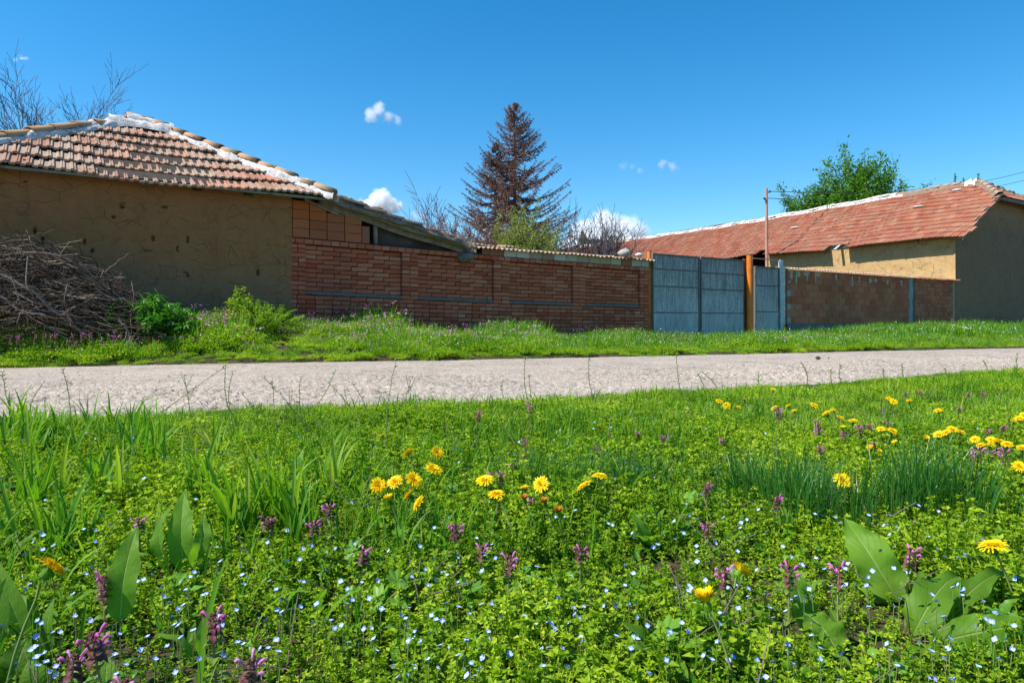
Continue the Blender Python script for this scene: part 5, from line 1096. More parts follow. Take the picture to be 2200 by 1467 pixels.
def patch(seed, R_, h, n, ls, mat, nb=0, gh=.1, name='herb_patch', white=0, purple=0):
    nr_.seed(seed); mb = MB(); r = R_ * np.sqrt(rnd(0, 1, n)); a = rnd(0, 6.28, n); top = h * (1 - .5 * (r / R_) ** 2) * rnd(.7, 1.1, n)
    z = top * rnd(.25, 1, n) ** .45; P = np.stack([r * np.cos(a), r * np.sin(a), z], -1); D = nr_.normal(0, 1, (n, 3)); D[:, 2] = np.abs(D[:, 2]) * .5
    L = ls * rnd(.6, 1.25, n); leaves(mb, P, D, L, L * .62, 0, droop=.3)
    if nb: r = R_ * np.sqrt(rnd(0, 1, nb)); a = rnd(0, 6.28, nb); blades(mb, np.stack([r * np.cos(a), r * np.sin(a), 0 * r], -1), rnd(0, 6.28, nb), rnd(.6, 1.2, nb) * gh, rnd(.003, .006, nb) * (1 + R_ * 2), rnd(.2, 1.2, nb), 4, 1)
    for cnt, mi, ss in ((white, 2, .012), (purple, 3, .02)):
        if cnt:
            r = R_ * np.sqrt(rnd(0, 1, cnt)); a = rnd(0, 6.28, cnt); c0 = np.stack([r * np.cos(a), r * np.sin(a), h * rnd(.85, 1.35, cnt)], -1)
            for q in range(5): leaves(mb, c0 + nr_.normal(0, ss * .3, (cnt, 3)), nr_.normal(0, 1, (cnt, 3)) + [0, 0, .5], ss * .8, ss * .6, mi, droop=.2)
    return mb.mesh(name, [mat, M['grass'], M['whitef'], M['pink_f']])
def gtuft(seed, n, h, w, sp, bend, mat, name='grass_tuft', seg=6):
    nr_.seed(seed); mb = MB(); r = sp * np.sqrt(rnd(0, 1, n)); a = rnd(0, 6.28, n); blades(mb, np.stack([r * np.cos(a), r * np.sin(a), 0 * r - .005], -1), a + nr_.normal(0, .8, n), h * rnd(.5, 1.15, n), w * rnd(.6, 1.25, n), rnd(bend[0], bend[1], n), seg, 0, .3, .5)
    return mb.mesh(name, mat)
def lobed_mesh(seed, R_=.022):
    nr_.seed(seed); mb = MB()
    for s_ in range(nr_.randint(2, 5)):
        az = nr_.uniform(0, 6.28); c = np.array([math.cos(az), math.sin(az), 0]) * nr_.uniform(.005, .03) + [0, 0, nr_.uniform(.035, .075)]; tubes_fast(mb, [(np.array([0, 0, 0.]), c, .001, .001)], 3)
        n = 57; th = np.linspace(.25, 2 * math.pi - .25, n); r = R_ * nr_.uniform(.7, 1.2); lob = np.abs(np.cos(th * 3.5)) ; rr = r * (.72 + .28 * lob) * (1 + .06 * np.cos(th * 21)); z = .18 * r * np.cos(th * 7) * .5 + .12 * r
        tl = nr_.normal(0, .35, 2); X_ = np.cos(th + az); Y_ = np.sin(th + az); rings = []
        for f in (0.02, .4, .75, 1.0): rings.append(np.stack([c[0] + X_ * rr * f, c[1] + Y_ * rr * f, c[2] + z * f + (tl[0] * X_ + tl[1] * Y_) * rr * f], -1))
        mb.grid(np.stack(rings, 1)[::-1])
    return mb.mesh('lobed_leaf', M['lobed'], True)
KIT = {}
def kit(name, meshes):
    c = bpy.data.collections.new(name + '_kit')
    for i, m in enumerate(meshes): c.objects.link(bpy.data.objects.new(m.name, m))
    KIT[name] = (c, len(meshes))
def scatter(name, k, P, rz, scl, tilt=.12, **tags):
    c, n = KIT[k]; N = len(P); me = bpy.data.meshes.new(name); me.vertices.add(N); me.vertices.foreach_set('co', P.astype(np.float32).ravel())
    at = me.attributes.new('rot', 'FLOAT_VECTOR', 'POINT'); at.data.foreach_set('vector', np.stack([nr_.normal(0, tilt, N), nr_.normal(0, tilt, N), rz], -1).astype(np.float32).ravel())
    at = me.attributes.new('scl', 'FLOAT', 'POINT'); at.data.foreach_set('value', scl.astype(np.float32)); at = me.attributes.new('pick', 'INT', 'POINT'); at.data.foreach_set('value', nr_.randint(0, n, N).astype(np.int32))
    o = link(name, me, None, **tags); g = bpy.data.node_groups.new(name + '_scatter', 'GeometryNodeTree'); g.interface.new_socket('Geometry', in_out='INPUT', socket_type='NodeSocketGeometry'); g.interface.new_socket('Geometry', in_out='OUTPUT', socket_type='NodeSocketGeometry')
    a = g.nodes.new('NodeGroupInput'); b = g.nodes.new('NodeGroupOutput'); ip = g.nodes.new('GeometryNodeInstanceOnPoints'); ci = g.nodes.new('GeometryNodeCollectionInfo'); ci.inputs['Collection'].default_value = c; ci.inputs['Separate Children'].default_value = True; ci.inputs['Reset Children'].default_value = True
    ip.inputs['Pick Instance'].default_value = True
    def na(nm, ty): q = g.nodes.new('GeometryNodeInputNamedAttribute'); q.data_type = ty; q.inputs[0].default_value = nm; return q.outputs['Attribute']
    g.links.new(a.outputs[0], ip.inputs['Points']); g.links.new(ci.outputs[0], ip.inputs['Instance']); g.links.new(na('pick', 'INT'), ip.inputs['Instance Index']); g.links.new(na('rot', 'FLOAT_VECTOR'), ip.inputs['Rotation']); g.links.new(na('scl', 'FLOAT'), ip.inputs['Scale']); g.links.new(ip.outputs[0], b.inputs[0])
    md = o.modifiers.new('scatter', 'NODES'); md.node_group = g; return o
kit('sprig', [sprig(100 + i, nr_.uniform(.065, .10), nr_.choice([.0095, .0118, .0118, .015]), nr_.choice([6, 7, 8])) for i in range(16)])
kit('mat', [patch(200 + i, .13, .07, 330, .0135, M['herb'], 12, .10) for i in range(6)])
kit('blade', [gtuft(300 + i, 7, .16, .0062, .02, (.2, 1.5), M['grass']) for i in range(7)])
kit('fine', [gtuft(330 + i, 42, .17, .0024, .06, (.1, 1.1), M['tuft'], 'fine_grass_tuft') for i in range(4)])
kit('short', [gtuft(350 + i, 34, .055, .0030, .06, (.2, 1.2), M['grass'], 'short_grass_tuft', 4) for i in range(4)])
kit('lobed', [lobed_mesh(400 + i) for i in range(7)])
kit('far', [patch(500 + i, .20, .13, 420, .026, M['herb2'], 30, .19, 'verge_patch', 3, 0) for i in range(5)])
kit('farp', [patch(520 + i, .20, .15, 380, .026, M['herb2'], 20, .2, 'verge_patch_in_flower', 3, 7) for i in range(3)])
kit('farg', [gtuft(540 + i, 90, .20, .008, .16, (.1, 1.0), M['grass'], 'verge_grass', 4) for i in range(4)])

def mixed(seed, nl, ls, asp, h, mat, name, el=(.1, .9), n2=1):
    nr_.seed(seed); mb = MB()
    for s_ in range(nl):
        a = nr_.uniform(0, 6.28); e = nr_.uniform(*el); L = ls * nr_.uniform(.55, 1.15); d_ = np.array([math.cos(a) * math.cos(e), math.sin(a) * math.cos(e), math.sin(e)]); p0 = np.array([nr_.normal(0, .006), nr_.normal(0, .006), h * nr_.uniform(.1, 1)])
        s0 = d_ * L; broad_leaf(mb, p0, p0 + s0, L * asp * nr_.uniform(.8, 1.2), (-d_[0] * d_[2], -d_[1] * d_[2], 1 - d_[2] ** 2 + .15), bend=L * nr_.uniform(.0, .18), fold=nr_.uniform(.1, .45), nl=8, nw=4, wave=.0015, tipdroop=L * nr_.uniform(0, .35), petiole=nr_.uniform(0, .25), seed=s_)
    return mb.mesh(name, M[mat], True)
def straw(seed):
    nr_.seed(seed); mb = MB(); n = 3
    for k in range(n): a = nr_.uniform(0, 6.28); e = nr_.uniform(.1, 1.1); L = nr_.uniform(.05, .14); q = [np.array([math.cos(a) * math.cos(e) * t, math.sin(a) * math.cos(e) * t, math.sin(e) * t + .02 * math.sin(t * 3)]) * L for t in (0, .35, .7, 1)]; mb.tube(q, [.0011, .001, .0009, .0006], 4)
    return mb.mesh('dry_stalk', M['twig'])
def sample(n, y0, y1, side='near', m=.86, c=.35):
    """random ground points inside a wedge in front of the eye"""
    out = []; 
    while sum(len(o) for o in out) < n:
        Y_ = np.sqrt(rnd(y0 ** 2, y1 ** 2, n * 2)); X_ = rnd(-1, 1, n * 2) * (m * Y_ + c)
        if side == 'near': k = Y_ < y_near(X_) + .45 * vnoise(X_ * 2.3, Y_ * 2.3, 5)
        else: k = (Y_ > y_far(X_) - .10 * vnoise(X_ * 3, Y_ * 3, 6)) & (Y_ < 14.6 + .662 * X_ - .12)
        out.append(np.stack([X_[k], Y_[k]], -1))
    return np.concatenate(out)[:n]
def area(y0, y1, side='near', m=.86, c=.35):
    nr_.seed(1); Y_ = np.sqrt(rnd(y0 ** 2, y1 ** 2, 40000)); X_ = rnd(-1, 1, 40000) * (m * Y_ + c); k = (Y_ < y_near(X_)) if side == 'near' else ((Y_ > y_far(X_)) & (Y_ < 14.6 + .662 * X_))
    return m * (y1 ** 2 - y0 ** 2) * k.mean()
def z3(XY, dz=0.0): return np.column_stack([XY, H(XY[:, 0], XY[:, 1]) + dz])
nr_.seed(50)
# near side: leafy herbs
A1 = area(.62, 3.1); n = int(A1 * 2500); XY = sample(n, .62, 3.1); d = np.hypot(XY[:, 0], XY[:, 1]); sc = (1.0 + .9 * fbm(XY[:, 0] * 2.2, XY[:, 1] * 2.2, 90)) * rnd(.75, 1.2, n); sc = np.clip(sc, .68, 1.45) * np.where(XY[:, 1] < .95, .8, 1)
dk = [PT(1935, 1330, 1.24), PT(1975, 1400, 1.12), PT(2060, 1330, 1.15), PT(1760, 1400, 1.1), PT(20, 1440, .99), PT(390, 1200, 1.36), PT(270, 1300, 1.06)]
dd = np.min([np.hypot(XY[:, 0] - q.x, XY[:, 1] - q.y) for q in dk], 0); k = (dd > .08) | (rnd(0, 1, n) < .6); XY = XY[k]; sc = sc[k] * np.where(dd[k] < .12, .75, 1); n = len(XY)
scatter('herb_cover', 'sprig', z3(XY, -.008), rnd(0, 6.28, n), sc, .25, label='dense low chickweed and speedwell leaves filling the foreground', cat='ground cover', kind='stuff')
A2 = area(2.7, 14); n = int(A2 * 88); XY = sample(n, 2.7, 14); sc = np.clip((1.0 + .8 * fbm(XY[:, 0] * 1.3, XY[:, 1] * 1.3, 91)) * rnd(.7, 1.2, n), .4, 1.4); e = (y_near(XY[:, 0]) - XY[:, 1]); sc *= np.clip(.30 + e / .9, .30, 1)
scatter('low_herb_mats', 'mat', z3(XY, -.01), rnd(0, 6.28, n), sc, .12, label='low leafy weeds on the near verge up to the road edge', cat='ground cover', kind='stuff')
# grass blades, thickest towards the left
n = int(A1 * 420); XY = sample(n, .70, 3.2); g = fbm(XY[:, 0] * 1.1 + 7, XY[:, 1] * 1.1, 92) + np.where(XY[:, 0] < -.2 * XY[:, 1], .22, .0); k = g > rnd(-.25, .35, n); XY = XY[k]; n = len(XY)
scatter('grass', 'blade', z3(XY, -.005), rnd(0, 6.28, n), rnd(.55, 1.05, n) * np.where(XY[:, 1] < 1.1, .75, 1), .15, label='green grass blades standing among the foreground herbs', cat='grass', kind='stuff')
n = int(A2 * 80); XY = sample(n, 2.6, 14); e = y_near(XY[:, 0]) - XY[:, 1]; k = (e < .9) | (rnd(0, 1, n) < .6); XY = XY[k]; e = e[k]; n = len(XY)
scatter('short_grass', 'short', z3(XY, -.004), rnd(0, 6.28, n), rnd(.7, 1.5, n) * np.clip(.55 + e * .7, .5, 1.5), .15, label='short grass along the near edge of the road', cat='grass', kind='stuff')
# dark fine tufts
cl = []
for (x, y, rx_, n_, s_) in [(1250, 1055, .16, 16, 1.0), (1330, 1050, .14, 12, .95), (1180, 1040, .10, 7, .9), (1700, 1095, .15, 15, 1.25), (1640, 1060, .12, 8, 1.1), (1780, 1085, .07, 6, .95), (1965, 1085, .10, 14, 1.4), (2035, 1075, .09, 8, 1.2), (1560, 990, .16, 8, .7), (2130, 1110, .10, 5, .8), (1480, 1010, .14, 7, .7), (1420, 960, .2, 5, .7)]:
    Y_ = CH * FPX / (y + 38 - 690); X_ = (x - 1100) / FPX * Y_
    for _ in range(n_): cl.append((X_ + nr_.normal(0, rx_ * .6), Y_ + nr_.normal(0, rx_ * .5), s_ * nr_.uniform(.75, 1.1)))
cl = np.array(cl); scatter('fine_grass_tufts', 'fine', z3(cl[:, :2], -.01), rnd(0, 6.28, len(cl)), cl[:, 2], .15, label='dark green fine-bladed grass tufts in the right middle of the near verge', cat='grass', kind='stuff')
n = int(A1 * 75); XY = sample(n, .85, 3.1); k = fbm(XY[:, 0] * 1.5, XY[:, 1] * 1.5, 96) > -.15; XY = XY[k]; n = len(XY)
scatter('cranesbill_leaves', 'lobed', z3(XY, .0), rnd(0, 6.28, n), rnd(.45, .95, n), .25, label='round lobed cranesbill leaves scattered through the foreground weeds', cat='ground cover', kind='stuff')
kit('ovate', [mixed(800 + i, 5, .034, .45, .05, 'lobed', 'ovate_leaf_weed') for i in range(6)] + [mixed(810 + i, 6, .05, .28, .03, 'broad', 'lance_leaf_weed', (.3, 1.2)) for i in range(5)])
n = int(A1 * 150); XY = sample(n, .74, 3.4); k = fbm(XY[:, 0] * 1.9 + 3, XY[:, 1] * 1.9, 99) > -.12; XY = XY[k]; n = len(XY)
scatter('mixed_leafy_weeds', 'ovate', z3(XY, .0), rnd(0, 6.28, n), rnd(.6, 1.25, n), .25, label='mixed ovate and lance-leaved young weeds among the foreground herbs', cat='ground cover', kind='stuff')
kit('straw', [straw(830 + i) for i in range(5)]); n = int(A1 * 38); XY = sample(n, .74, 4.5)
scatter('dry_stalks', 'straw', z3(XY, .02), rnd(0, 6.28, n), rnd(.6, 1.2, n), .3, label='thin dry stalks caught among the near weeds', cat='litter', kind='stuff')
# far verge
A3 = area(8, 34, 'far', .9, .5); n = int(A3 * 42); XY = sample(n, 8, 34, 'far', .9, .5); X_, Y_ = XY[:, 0], XY[:, 1]; u_ = X_ * DX + (Y_ - 14.6) * DY; v_ = -X_ * DY + (Y_ - 14.6) * DX
bare = smooth(1 - np.hypot((u_ - 7.2) / 2.8, (v_ + 1.3) / 1.0)); e = Y_ - y_far(X_); hgt = np.clip(.50 + e / 1.2, .50, 1.15) * (1 + 1.0 * fbm(X_ * .9, Y_ * .9, 97)) * rnd(.6, 1.3, n) * (1 + .35 * (v_ > -.7) * (u_ < 1)) * (1 - .75 * bare)
lf = smooth((-X_ + 1.5) / 6); rt_ = smooth((X_ - 9) / 2); hgt *= 1 + .25 * rt_; keep = rnd(0, 1, n) > bare * .75; kp = rnd(0, 1, n) < (.10 + .40 * lf) * (e > .35)
k = keep & ~kp; scatter('verge_herbs', 'far', z3(XY[k], -.015), rnd(0, 6.28, k.sum()), hgt[k], .1, label='bright green weeds covering the bank between the road and the walls', cat='ground cover', kind='stuff')
k = keep & kp & (u_ < 4.5); scatter('verge_herbs_in_flower', 'farp', z3(XY[k], -.015), rnd(0, 6.28, k.sum()), hgt[k], .1, label='weeds with purple blooms along the bank under the clay and brick walls', cat='ground cover', kind='stuff')
k = rnd(0, 1, n) < .45 * (1 - bare) * (e > .25); scatter('verge_grass', 'farg', z3(XY[k], -.015), rnd(0, 6.28, k.sum()), hgt[k] * .95, .1, label='grass mixed through the weeds on the bank before the walls', cat='grass', kind='stuff')
# loose chips on the road edge
pm = []
for i in range(4):
    mb = MB(); th, ph = np.meshgrid(np.linspace(0, math.pi, 5), np.linspace(0, 2 * math.pi, 8), indexing='ij'); r = 1 + .5 * fbm(np.cos(ph) * 2 + th, np.sin(ph) * 2, i)
    mb.grid(np.stack([r * np.sin(th) * np.cos(ph), r * np.sin(th) * np.sin(ph) * .8, r * np.cos(th) * .5], -1) * .009); pm.append(mb.mesh('stone_chip', M['stone']))
kit('chip', pm); n = 5200; X_ = rnd(-5, 9, n); t_ = rnd(0, 1, n) ** 2.2 * .75; t_[:900] = 1 - rnd(0, 1, 900) * .06; Y_ = y_near(X_) + t_ * (y_far(X_) - y_near(X_)); scatter('loose_chippings', 'chip', np.column_stack([X_, Y_, road_z(X_, Y_) + .004]), rnd(0, 6.28, n), rnd(.2, .8, n), .3, label='loose stone chippings on the worn near half of the road', cat='gravel', kind='stuff')
# ------------------------------------------------------------------ single plants of the foreground
def ground_at(x, y, h):
    """ground point whose top, h above the ground, is seen at pixel (x, y)"""
    Y_ = 2.0
    for _ in range(30):
        X_ = (x - 1100) / FPX * Y_; g = float(H(X_, Y_)); Y_ = 0.5 * Y_ + 0.5 * max(.6, (CH - g - h) * FPX / (y - 690))
    X_ = (x - 1100) / FPX * Y_; return X_, Y_, float(H(X_, Y_))
ORD = ['first', 'second', 'third', 'fourth', 'fifth', 'sixth', 'seventh', 'eighth', 'ninth', 'tenth', 'eleventh', 'twelfth', 'thirteenth', 'fourteenth', 'fifteenth', 'sixteenth']
def dandelion_meshes(seed, openness=1.0, half=False):
    nr_.seed(seed); mb = MB(); n = 190; q = np.arange(n) / n; az = np.arange(n) * 2.39996 + nr_.normal(0, .1, n)
    el = (1.45 - 1.35 * q ** .7 * openness) + nr_.normal(0, .07, n); L = (.0085 + .0125 * q) * rnd(.85, 1.1, n); r0 = .0035 * q ** .5
    if half: el = 1.25 - .25 * q + nr_.normal(0, .1, n); L = L * 1.0
    w = .0027; d = np.stack([np.cos(az) * np.cos(el), np.sin(az) * np.cos(el), np.sin(el)], -1); s = np.stack([-np.sin(az), np.cos(az), 0 * az], -1); c0 = np.stack([r0 * np.cos(az), r0 * np.sin(az), .002 + 0 * az], -1)
    V = []
    for f, ww, dz in ((0, .5, 0), (.35, .9, .06), (.7, 1, .05), (1, .75, -.06)):
        c = c0 + d * (L * f)[:, None] + np.array([0, 0, 1]) * (L * dz)[:, None]; V += [c - s * w * ww / 2, c + s * w * ww / 2]
    V = np.stack(V, 1); F = np.array([(0, 1, 3, 2), (2, 3, 5, 4), (4, 5, 7, 6)]); mb.add(V.reshape(-1, 3), (F[None] + (np.arange(n) * 8)[:, None, None]).reshape(-1, 4)); head = mb.mesh('dandelion_petals', M['yellow'])
    mb = MB(); th = np.linspace(0, 2 * math.pi, 13); mb.grid(np.stack([np.stack([r * np.cos(th), r * np.sin(th), 0 * th + z], -1) for r, z in ((.0015, -.012), (.0055, -.009), (.0062, -.002), (.0045, .003))], 0)[::-1])
    n = 13; a = np.arange(n) * 2 * math.pi / n; P = np.stack([.005 * np.cos(a), .005 * np.sin(a), 0 * a - .009], -1); leaves(mb, P, np.stack([np.cos(a) * .8, np.sin(a) * .8, 0 * a - .6], -1), .010, .0028, droop=.2)
    return head, mb.mesh('dandelion_bracts', M['grass'])
DM = [dandelion_meshes(i, o) for i, o in enumerate((1.0, .92, 1.08, .85))]; DH = dandelion_meshes(9, 1, True)
def dandelion(x, y, label, h=.12, size=1.0, tilt=.35, az=None, half=False, group=None, far=False):
    X_, Y_, g = ground_at(x, y, h); r = empty('dandelion', (X_, Y_, g), 0, label=label, cat='dandelion')
    if group: r['group'] = group
    hd, br = DH if half else random.choice(DM); az = random.uniform(2.6, 5.6) if az is None else az; lean = np.array([math.cos(az), math.sin(az)]) * .25 * h
    top = np.array([0, 0, h]); base = np.array([-lean[0] * 1.2, -lean[1] * 1.2 + .0, -.01]); pts = [base * (1 - t) + top * t + np.array([lean[0], lean[1], 0]) * -.25 * math.sin(math.pi * t) for t in np.linspace(0, 1, 7)]
    mb = MB(); pts[-1] = top - np.array([math.sin(tilt) * math.cos(az), math.sin(tilt) * math.sin(az), math.cos(tilt)]) * .011 * size; mb.tube(pts, .0018 * (1.6 if far else 1), 6); mb.build('stem', M['stemg'], r, True)
    rot = (Matrix.Rotation(az, 4, 'Z') @ Matrix.Rotation(tilt, 4, 'Y') @ Matrix.Rotation(random.uniform(0, 6), 4, 'Z')).to_euler()
    for nm, me in (('flower_head', hd), ('bracts', br)):
        o = link(nm, me, r, tuple(top), rot); o.scale = (size,) * 3
    return r
random.seed(5)
def cluster(desc, pts, **kw):
    n = len(pts); gs = kw.pop('gs', 1.0)
    for i, p in enumerate(sorted(pts)):
        lab = f"{ORD[i]} from left of the {n} yellow dandelions {desc}"; kk = dict(kw)
        if len(p) > 2: kk.update(p[2])
        kk['tilt'] = kk.get('tilt', random.uniform(.15, .75)); kk['size'] = 1.0 * gs * kk.get('size', random.uniform(.85, 1.08)); dandelion(p[0], p[1], lab, group='dandelions ' + desc, **kk)
cluster('bunched left of the picture centre', [(813, 1045, dict(tilt=.9, size=.95)), (850, 1037), (887, 1033, dict(size=1.08)), (930, 1011, dict(size=1.05)), (880, 976, dict(tilt=.9, az=2.4)), (938, 973, dict(tilt=.9)), (882, 1066, dict(size=.85, tilt=.9)), (903, 1083, dict(size=.9, tilt=1.0, az=3.4)), (837, 1076, dict(half=True, size=.8))])
cluster('standing just right of the centre bunch', [(1042, 1035), (1066, 1064), (1078, 1080, dict(size=.5, half=True)), (1128, 1050, dict(size=.6)), (1163, 1042, dict(tilt=1.0, az=4.2))])
cluster('beside the upright pointed leaf', [(1258, 1047), (1288, 1025, dict(tilt=.1, size=.9))])
cluster('near the road edge right of centre', [(1545, 863, dict(size=.9)), (1561, 872, dict(tilt=1.2, az=4.6)), (1587, 875, dict(size=.6)), (1661, 838, dict(size=.8))])
cluster('in the upper right loose row', [(1665, 878), (1695, 874), (1707, 884, dict(size=.75)), (1748, 871), (1777, 890), (1790, 882, dict(size=.8)), (1803, 899), (1833, 907, dict(tilt=.1)), (1811, 921, dict(size=.7, half=True))], h=.115, gs=.9)
cluster('scattered above the right-hand tuft', [(1893, 923), (1917, 927), (1910, 857), (1920, 864), (1953, 861, dict(size=.8)), (2016, 883)], h=.115, gs=.9)
cluster('in the bright cluster on the right', [(1872, 966, dict(half=True)), (1886, 973, dict(half=True)), (1925, 955, dict(half=True)), (1988, 943, dict(half=True)), (2018, 936, dict(size=1.2)), (2033, 931, dict(size=1.1)), (2045, 924, dict(size=1.15)), (2064, 929)], h=.105, gs=.78)
cluster('massed near the right edge', [(2095, 945), (2108, 958), (2128, 957, dict(size=.9)), (2130, 946), (2147, 950, dict(size=1.2)), (2164, 955)], h=.105, gs=.78)
cluster('at the far right border', [(2178, 907), (2190, 900, dict(size=1.1)), (2198, 893), (2196, 964), (2190, 1003, dict(size=1.1))], h=.105, gs=.8)
for (x, y, lab, kw) in [(106, 1226, 'large yellow dandelion tilted away at the lower left', dict(h=.19, size=1.25, tilt=.85, az=.9)), (822, 937, 'small dandelion by itself above the centre bunch', dict(size=.6)), (1810, 1033, 'lone dandelion between the two dark grass tufts', dict(tilt=.8, az=4.7)),
                        (2135, 1177, 'big flat dandelion alone at the lower right', dict(size=1.05, tilt=.25, h=.13)), (1588, 1228, 'dandelion facing right in the lower centre right', dict(tilt=.8, az=.5, size=.9)), (1518, 1296, 'closing orange-yellow dandelion at the lower centre right', dict(half=True, tilt=.25, size=1.05, h=.14))]: dandelion(x, y, lab, **kw)
for (x, y, lab) in [(1171, 1082, 'withered brown dandelion head beside the purple bloom at centre'), (1201, 1102, 'withered brown dandelion head just right of its twin at centre'), (1128, 1075, 'small withered dandelion head below the centre right group'), (1600, 862, 'withered dandelion bud near the road right of centre')]:
    r_ = dandelion(x, y, lab, half=True, size=.7, tilt=.3)
    for c_ in r_.children:
        if c_.name.startswith('flower_head'): mh = c_.data.copy(); mh.materials[0] = M['bud']; c_.data = mh
# far verge dandelions
def far_dandelion(pts, desc, v):
    n = len(pts)
    for i, (x, y) in enumerate(sorted(pts)):
        uu, zz = uz(x, y, v); P = SP(uu, v, 0); g = float(H(P.x, P.y)); h = max(.10, zz - g); r = empty('dandelion', (P.x, P.y, g), 0, label=f'{ORD[i]} from left of the {n} dandelions {desc}', cat='dandelion', group='dandelions ' + desc)
        mb = MB(); mb.tube([(0, 0, 0), (0, 0, h - .01)], .003, 5); mb.build('stem', M['stemg'], r); hd, br = DM[i % 4]; o = link('flower_head', hd, r, (0, 0, h), (.6, 0, 0)); o.scale = (1.35,) * 3
far_dandelion([(1290, 724), (1285, 731), (1292, 728)], 'on the bank under the last brick panel', -1.0)
far_dandelion([(1036, 716), (1053, 718)], 'at the foot of the middle brick panel', -.35)
far_dandelion([(1355, 751), (1487, 745), (1494, 744)], 'on the bank near the road', -2.2)
far_dandelion([(1975, 693), (1980, 698), (1957, 706), (2040, 703), (2049, 706), (2058, 707), (2020, 705)], 'on the bank below the right wall corner', -.7)

# dead-nettles
def nettle_meshes(seed, h=.13, near=True):
    nr_.seed(seed); out = {}
    mb = MB(); pts = [(0, 0, -.01), (.002, 0, h * .5), (0, .001, h)]; mb.tube(pts, [.0022, .002, .0015], 4); out['stem'] = mb.mesh('nettle_stem', M['stemg'])
    for nm, mt_, tiers in (('leaves', 'nleaf', [(.34, .022), (.55, .019), (.70, .017)]), ('top_leaves', 'npurp', [(.80, .015), (.87, .0135), (.93, .011), (.98, .008), (1.0, .005)])):
        mb = MB()
        for i, (f, L) in enumerate(tiers):
            for k in range(4 if nm == 'top_leaves' else 2):
                a = i * 1.57 + k * (math.pi / (2 if nm == 'top_leaves' else 1)) + nr_.normal(0, .15); d = np.array([math.cos(a), math.sin(a), -.15 if nm != 'top_leaves' else -.45 + .3 * (f > .95)]); broad_leaf(mb, np.array([0, 0, h * f]), np.array([0, 0, h * f]) + d * L, L * .85, np.array([math.cos(a) * .5, math.sin(a) * .5, 1.0]), bend=.004, fold=.25, nl=7, nw=4, heart=True)
        out[nm] = mb.mesh('nettle_' + nm, M[mt_], True)
    mb = MB()
    for i in range(5):
        a = nr_.uniform(0, 6.28); f = nr_.uniform(.84, .99); d = np.array([math.cos(a), math.sin(a), 0]); p = np.array([0, 0, h * f]) + d * .004; u_ = np.array([0, 0, 1.0])
        q = [p, p + d * .005 + u_ * .004, p + d * .009 + u_ * .009, p + d * .013 + u_ * .011, p + d * .016 + u_ * .009]; mb.tube(q, [.0009, .0012, .0018, .0026, .0012], 6)
        leaves(mb, np.array([p + d * .011 + u_ * .006] * 2), np.array([d * .8 - u_ * .8 + [.2, .1, 0], d * .8 - u_ * .8 - [.2, .1, 0]]), .0055, .004)
    out['flowers'] = mb.mesh('nettle_flowers', M['pink_f'], True); return out
NM = [nettle_meshes(600 + i) for i in range(4)]
def nettle(x, y, label, h=.10, s=1.0, group=None, at=None):
    if at is None: X_, Y_, g = ground_at(x, y, h)
    else: X_, Y_, g = at
    sc = h / .13; r = empty('dead_nettle', (X_, Y_, g), 0, (random.uniform(-.12, .12), random.uniform(-.12, .12), random.uniform(0, 6)), label=label, cat='wildflower')
    if group: r['group'] = group
    for nm, me in random.choice(NM).items():
        o = link(nm, me, r); o.scale = (s * .9, s * .9, sc)
    return r
def ncluster(desc, pts, **kw):
    n = len(pts)
    for i, p in enumerate(sorted(pts)):
        k = dict(kw); k.update(p[2] if len(p) > 2 else {}); nettle(p[0], p[1], f'{ORD[i]} from left of the {n} purple dead-nettles {desc}', group='dead-nettles ' + desc, **k)
ncluster('in the lower left corner', [(224, 1235, dict(h=.145)), (240, 1350, dict(h=.15, s=1.1)), (142, 1415, dict(h=.12)), (470, 1318, dict(h=.13)), (524, 1412, dict(h=.13)), (258, 1462, dict(h=.12))])
ncluster('above the lower left group', [(300, 1112), (575, 1112), (675, 1125), (716, 1088)])
ncluster('in the middle below the dandelions', [(778, 1185), (975, 1130, dict(h=.12)), (1035, 1176), (1092, 1198, dict(h=.12)), (1248, 1183), (1132, 1075)])
ncluster('grouped above the centre dandelions', [(1100, 998), (1128, 968), (1128, 945), (1070, 1018), (1052, 1016)], s=.85)
ncluster('dotted right of centre', [(1280, 962), (1362, 928), (1420, 938), (1550, 945), (1508, 1040), (1668, 1066), (1530, 1130)], s=.85)
ncluster('in the lower right foreground', [(1562, 1222), (1696, 1224), (1803, 1224), (1945, 1182)], h=.13)
ncluster('near the dark tufts at right', [(1762, 905, dict(h=.13)), (1760, 925, dict(h=.12)), (1820, 930), (1850, 918, dict(h=.13)), (1868, 915), (1882, 950), (1906, 906), (1759, 960, dict(h=.12)), (1675, 880, dict(h=.17))])
ncluster('towards the far right', [(1943, 843), (1980, 842), (2082, 845), (2113, 845), (2054, 875), (2125, 925), (2090, 965, dict(h=.17)), (2132, 970), (2163, 968, dict(h=.16)), (2152, 915)])
ncluster('at the near road edge by the centre', [(1023, 886, dict(h=.14)), (1133, 868, dict(h=.17))])
def fnettle(pts, desc, v):
    n = len(pts)
    for i, (x, y) in enumerate(sorted(pts)):
        uu, zz = uz(x, y, v); P = SP(uu, v, 0); g = float(H(P.x, P.y)); nettle(0, 0, f'{ORD[i]} from left of the {n} purple dead-nettles {desc}', h=float(np.clip(zz - g, .16, .32)), s=1.3, group='dead-nettles ' + desc, at=(P.x, P.y, g))
fnettle([(25, 717), (33, 722), (44, 716), (68, 721), (93, 718), (105, 719), (119, 715), (160, 715), (172, 718), (194, 716), (151, 732)], 'along the foot of the brush pile', -1.95)
fnettle([(603, 718), (612, 722), (628, 733), (630, 737), (704, 716), (735, 727), (760, 725), (838, 738), (850, 722), (1010, 732)], 'on the bank before the brick wall', -1.6)

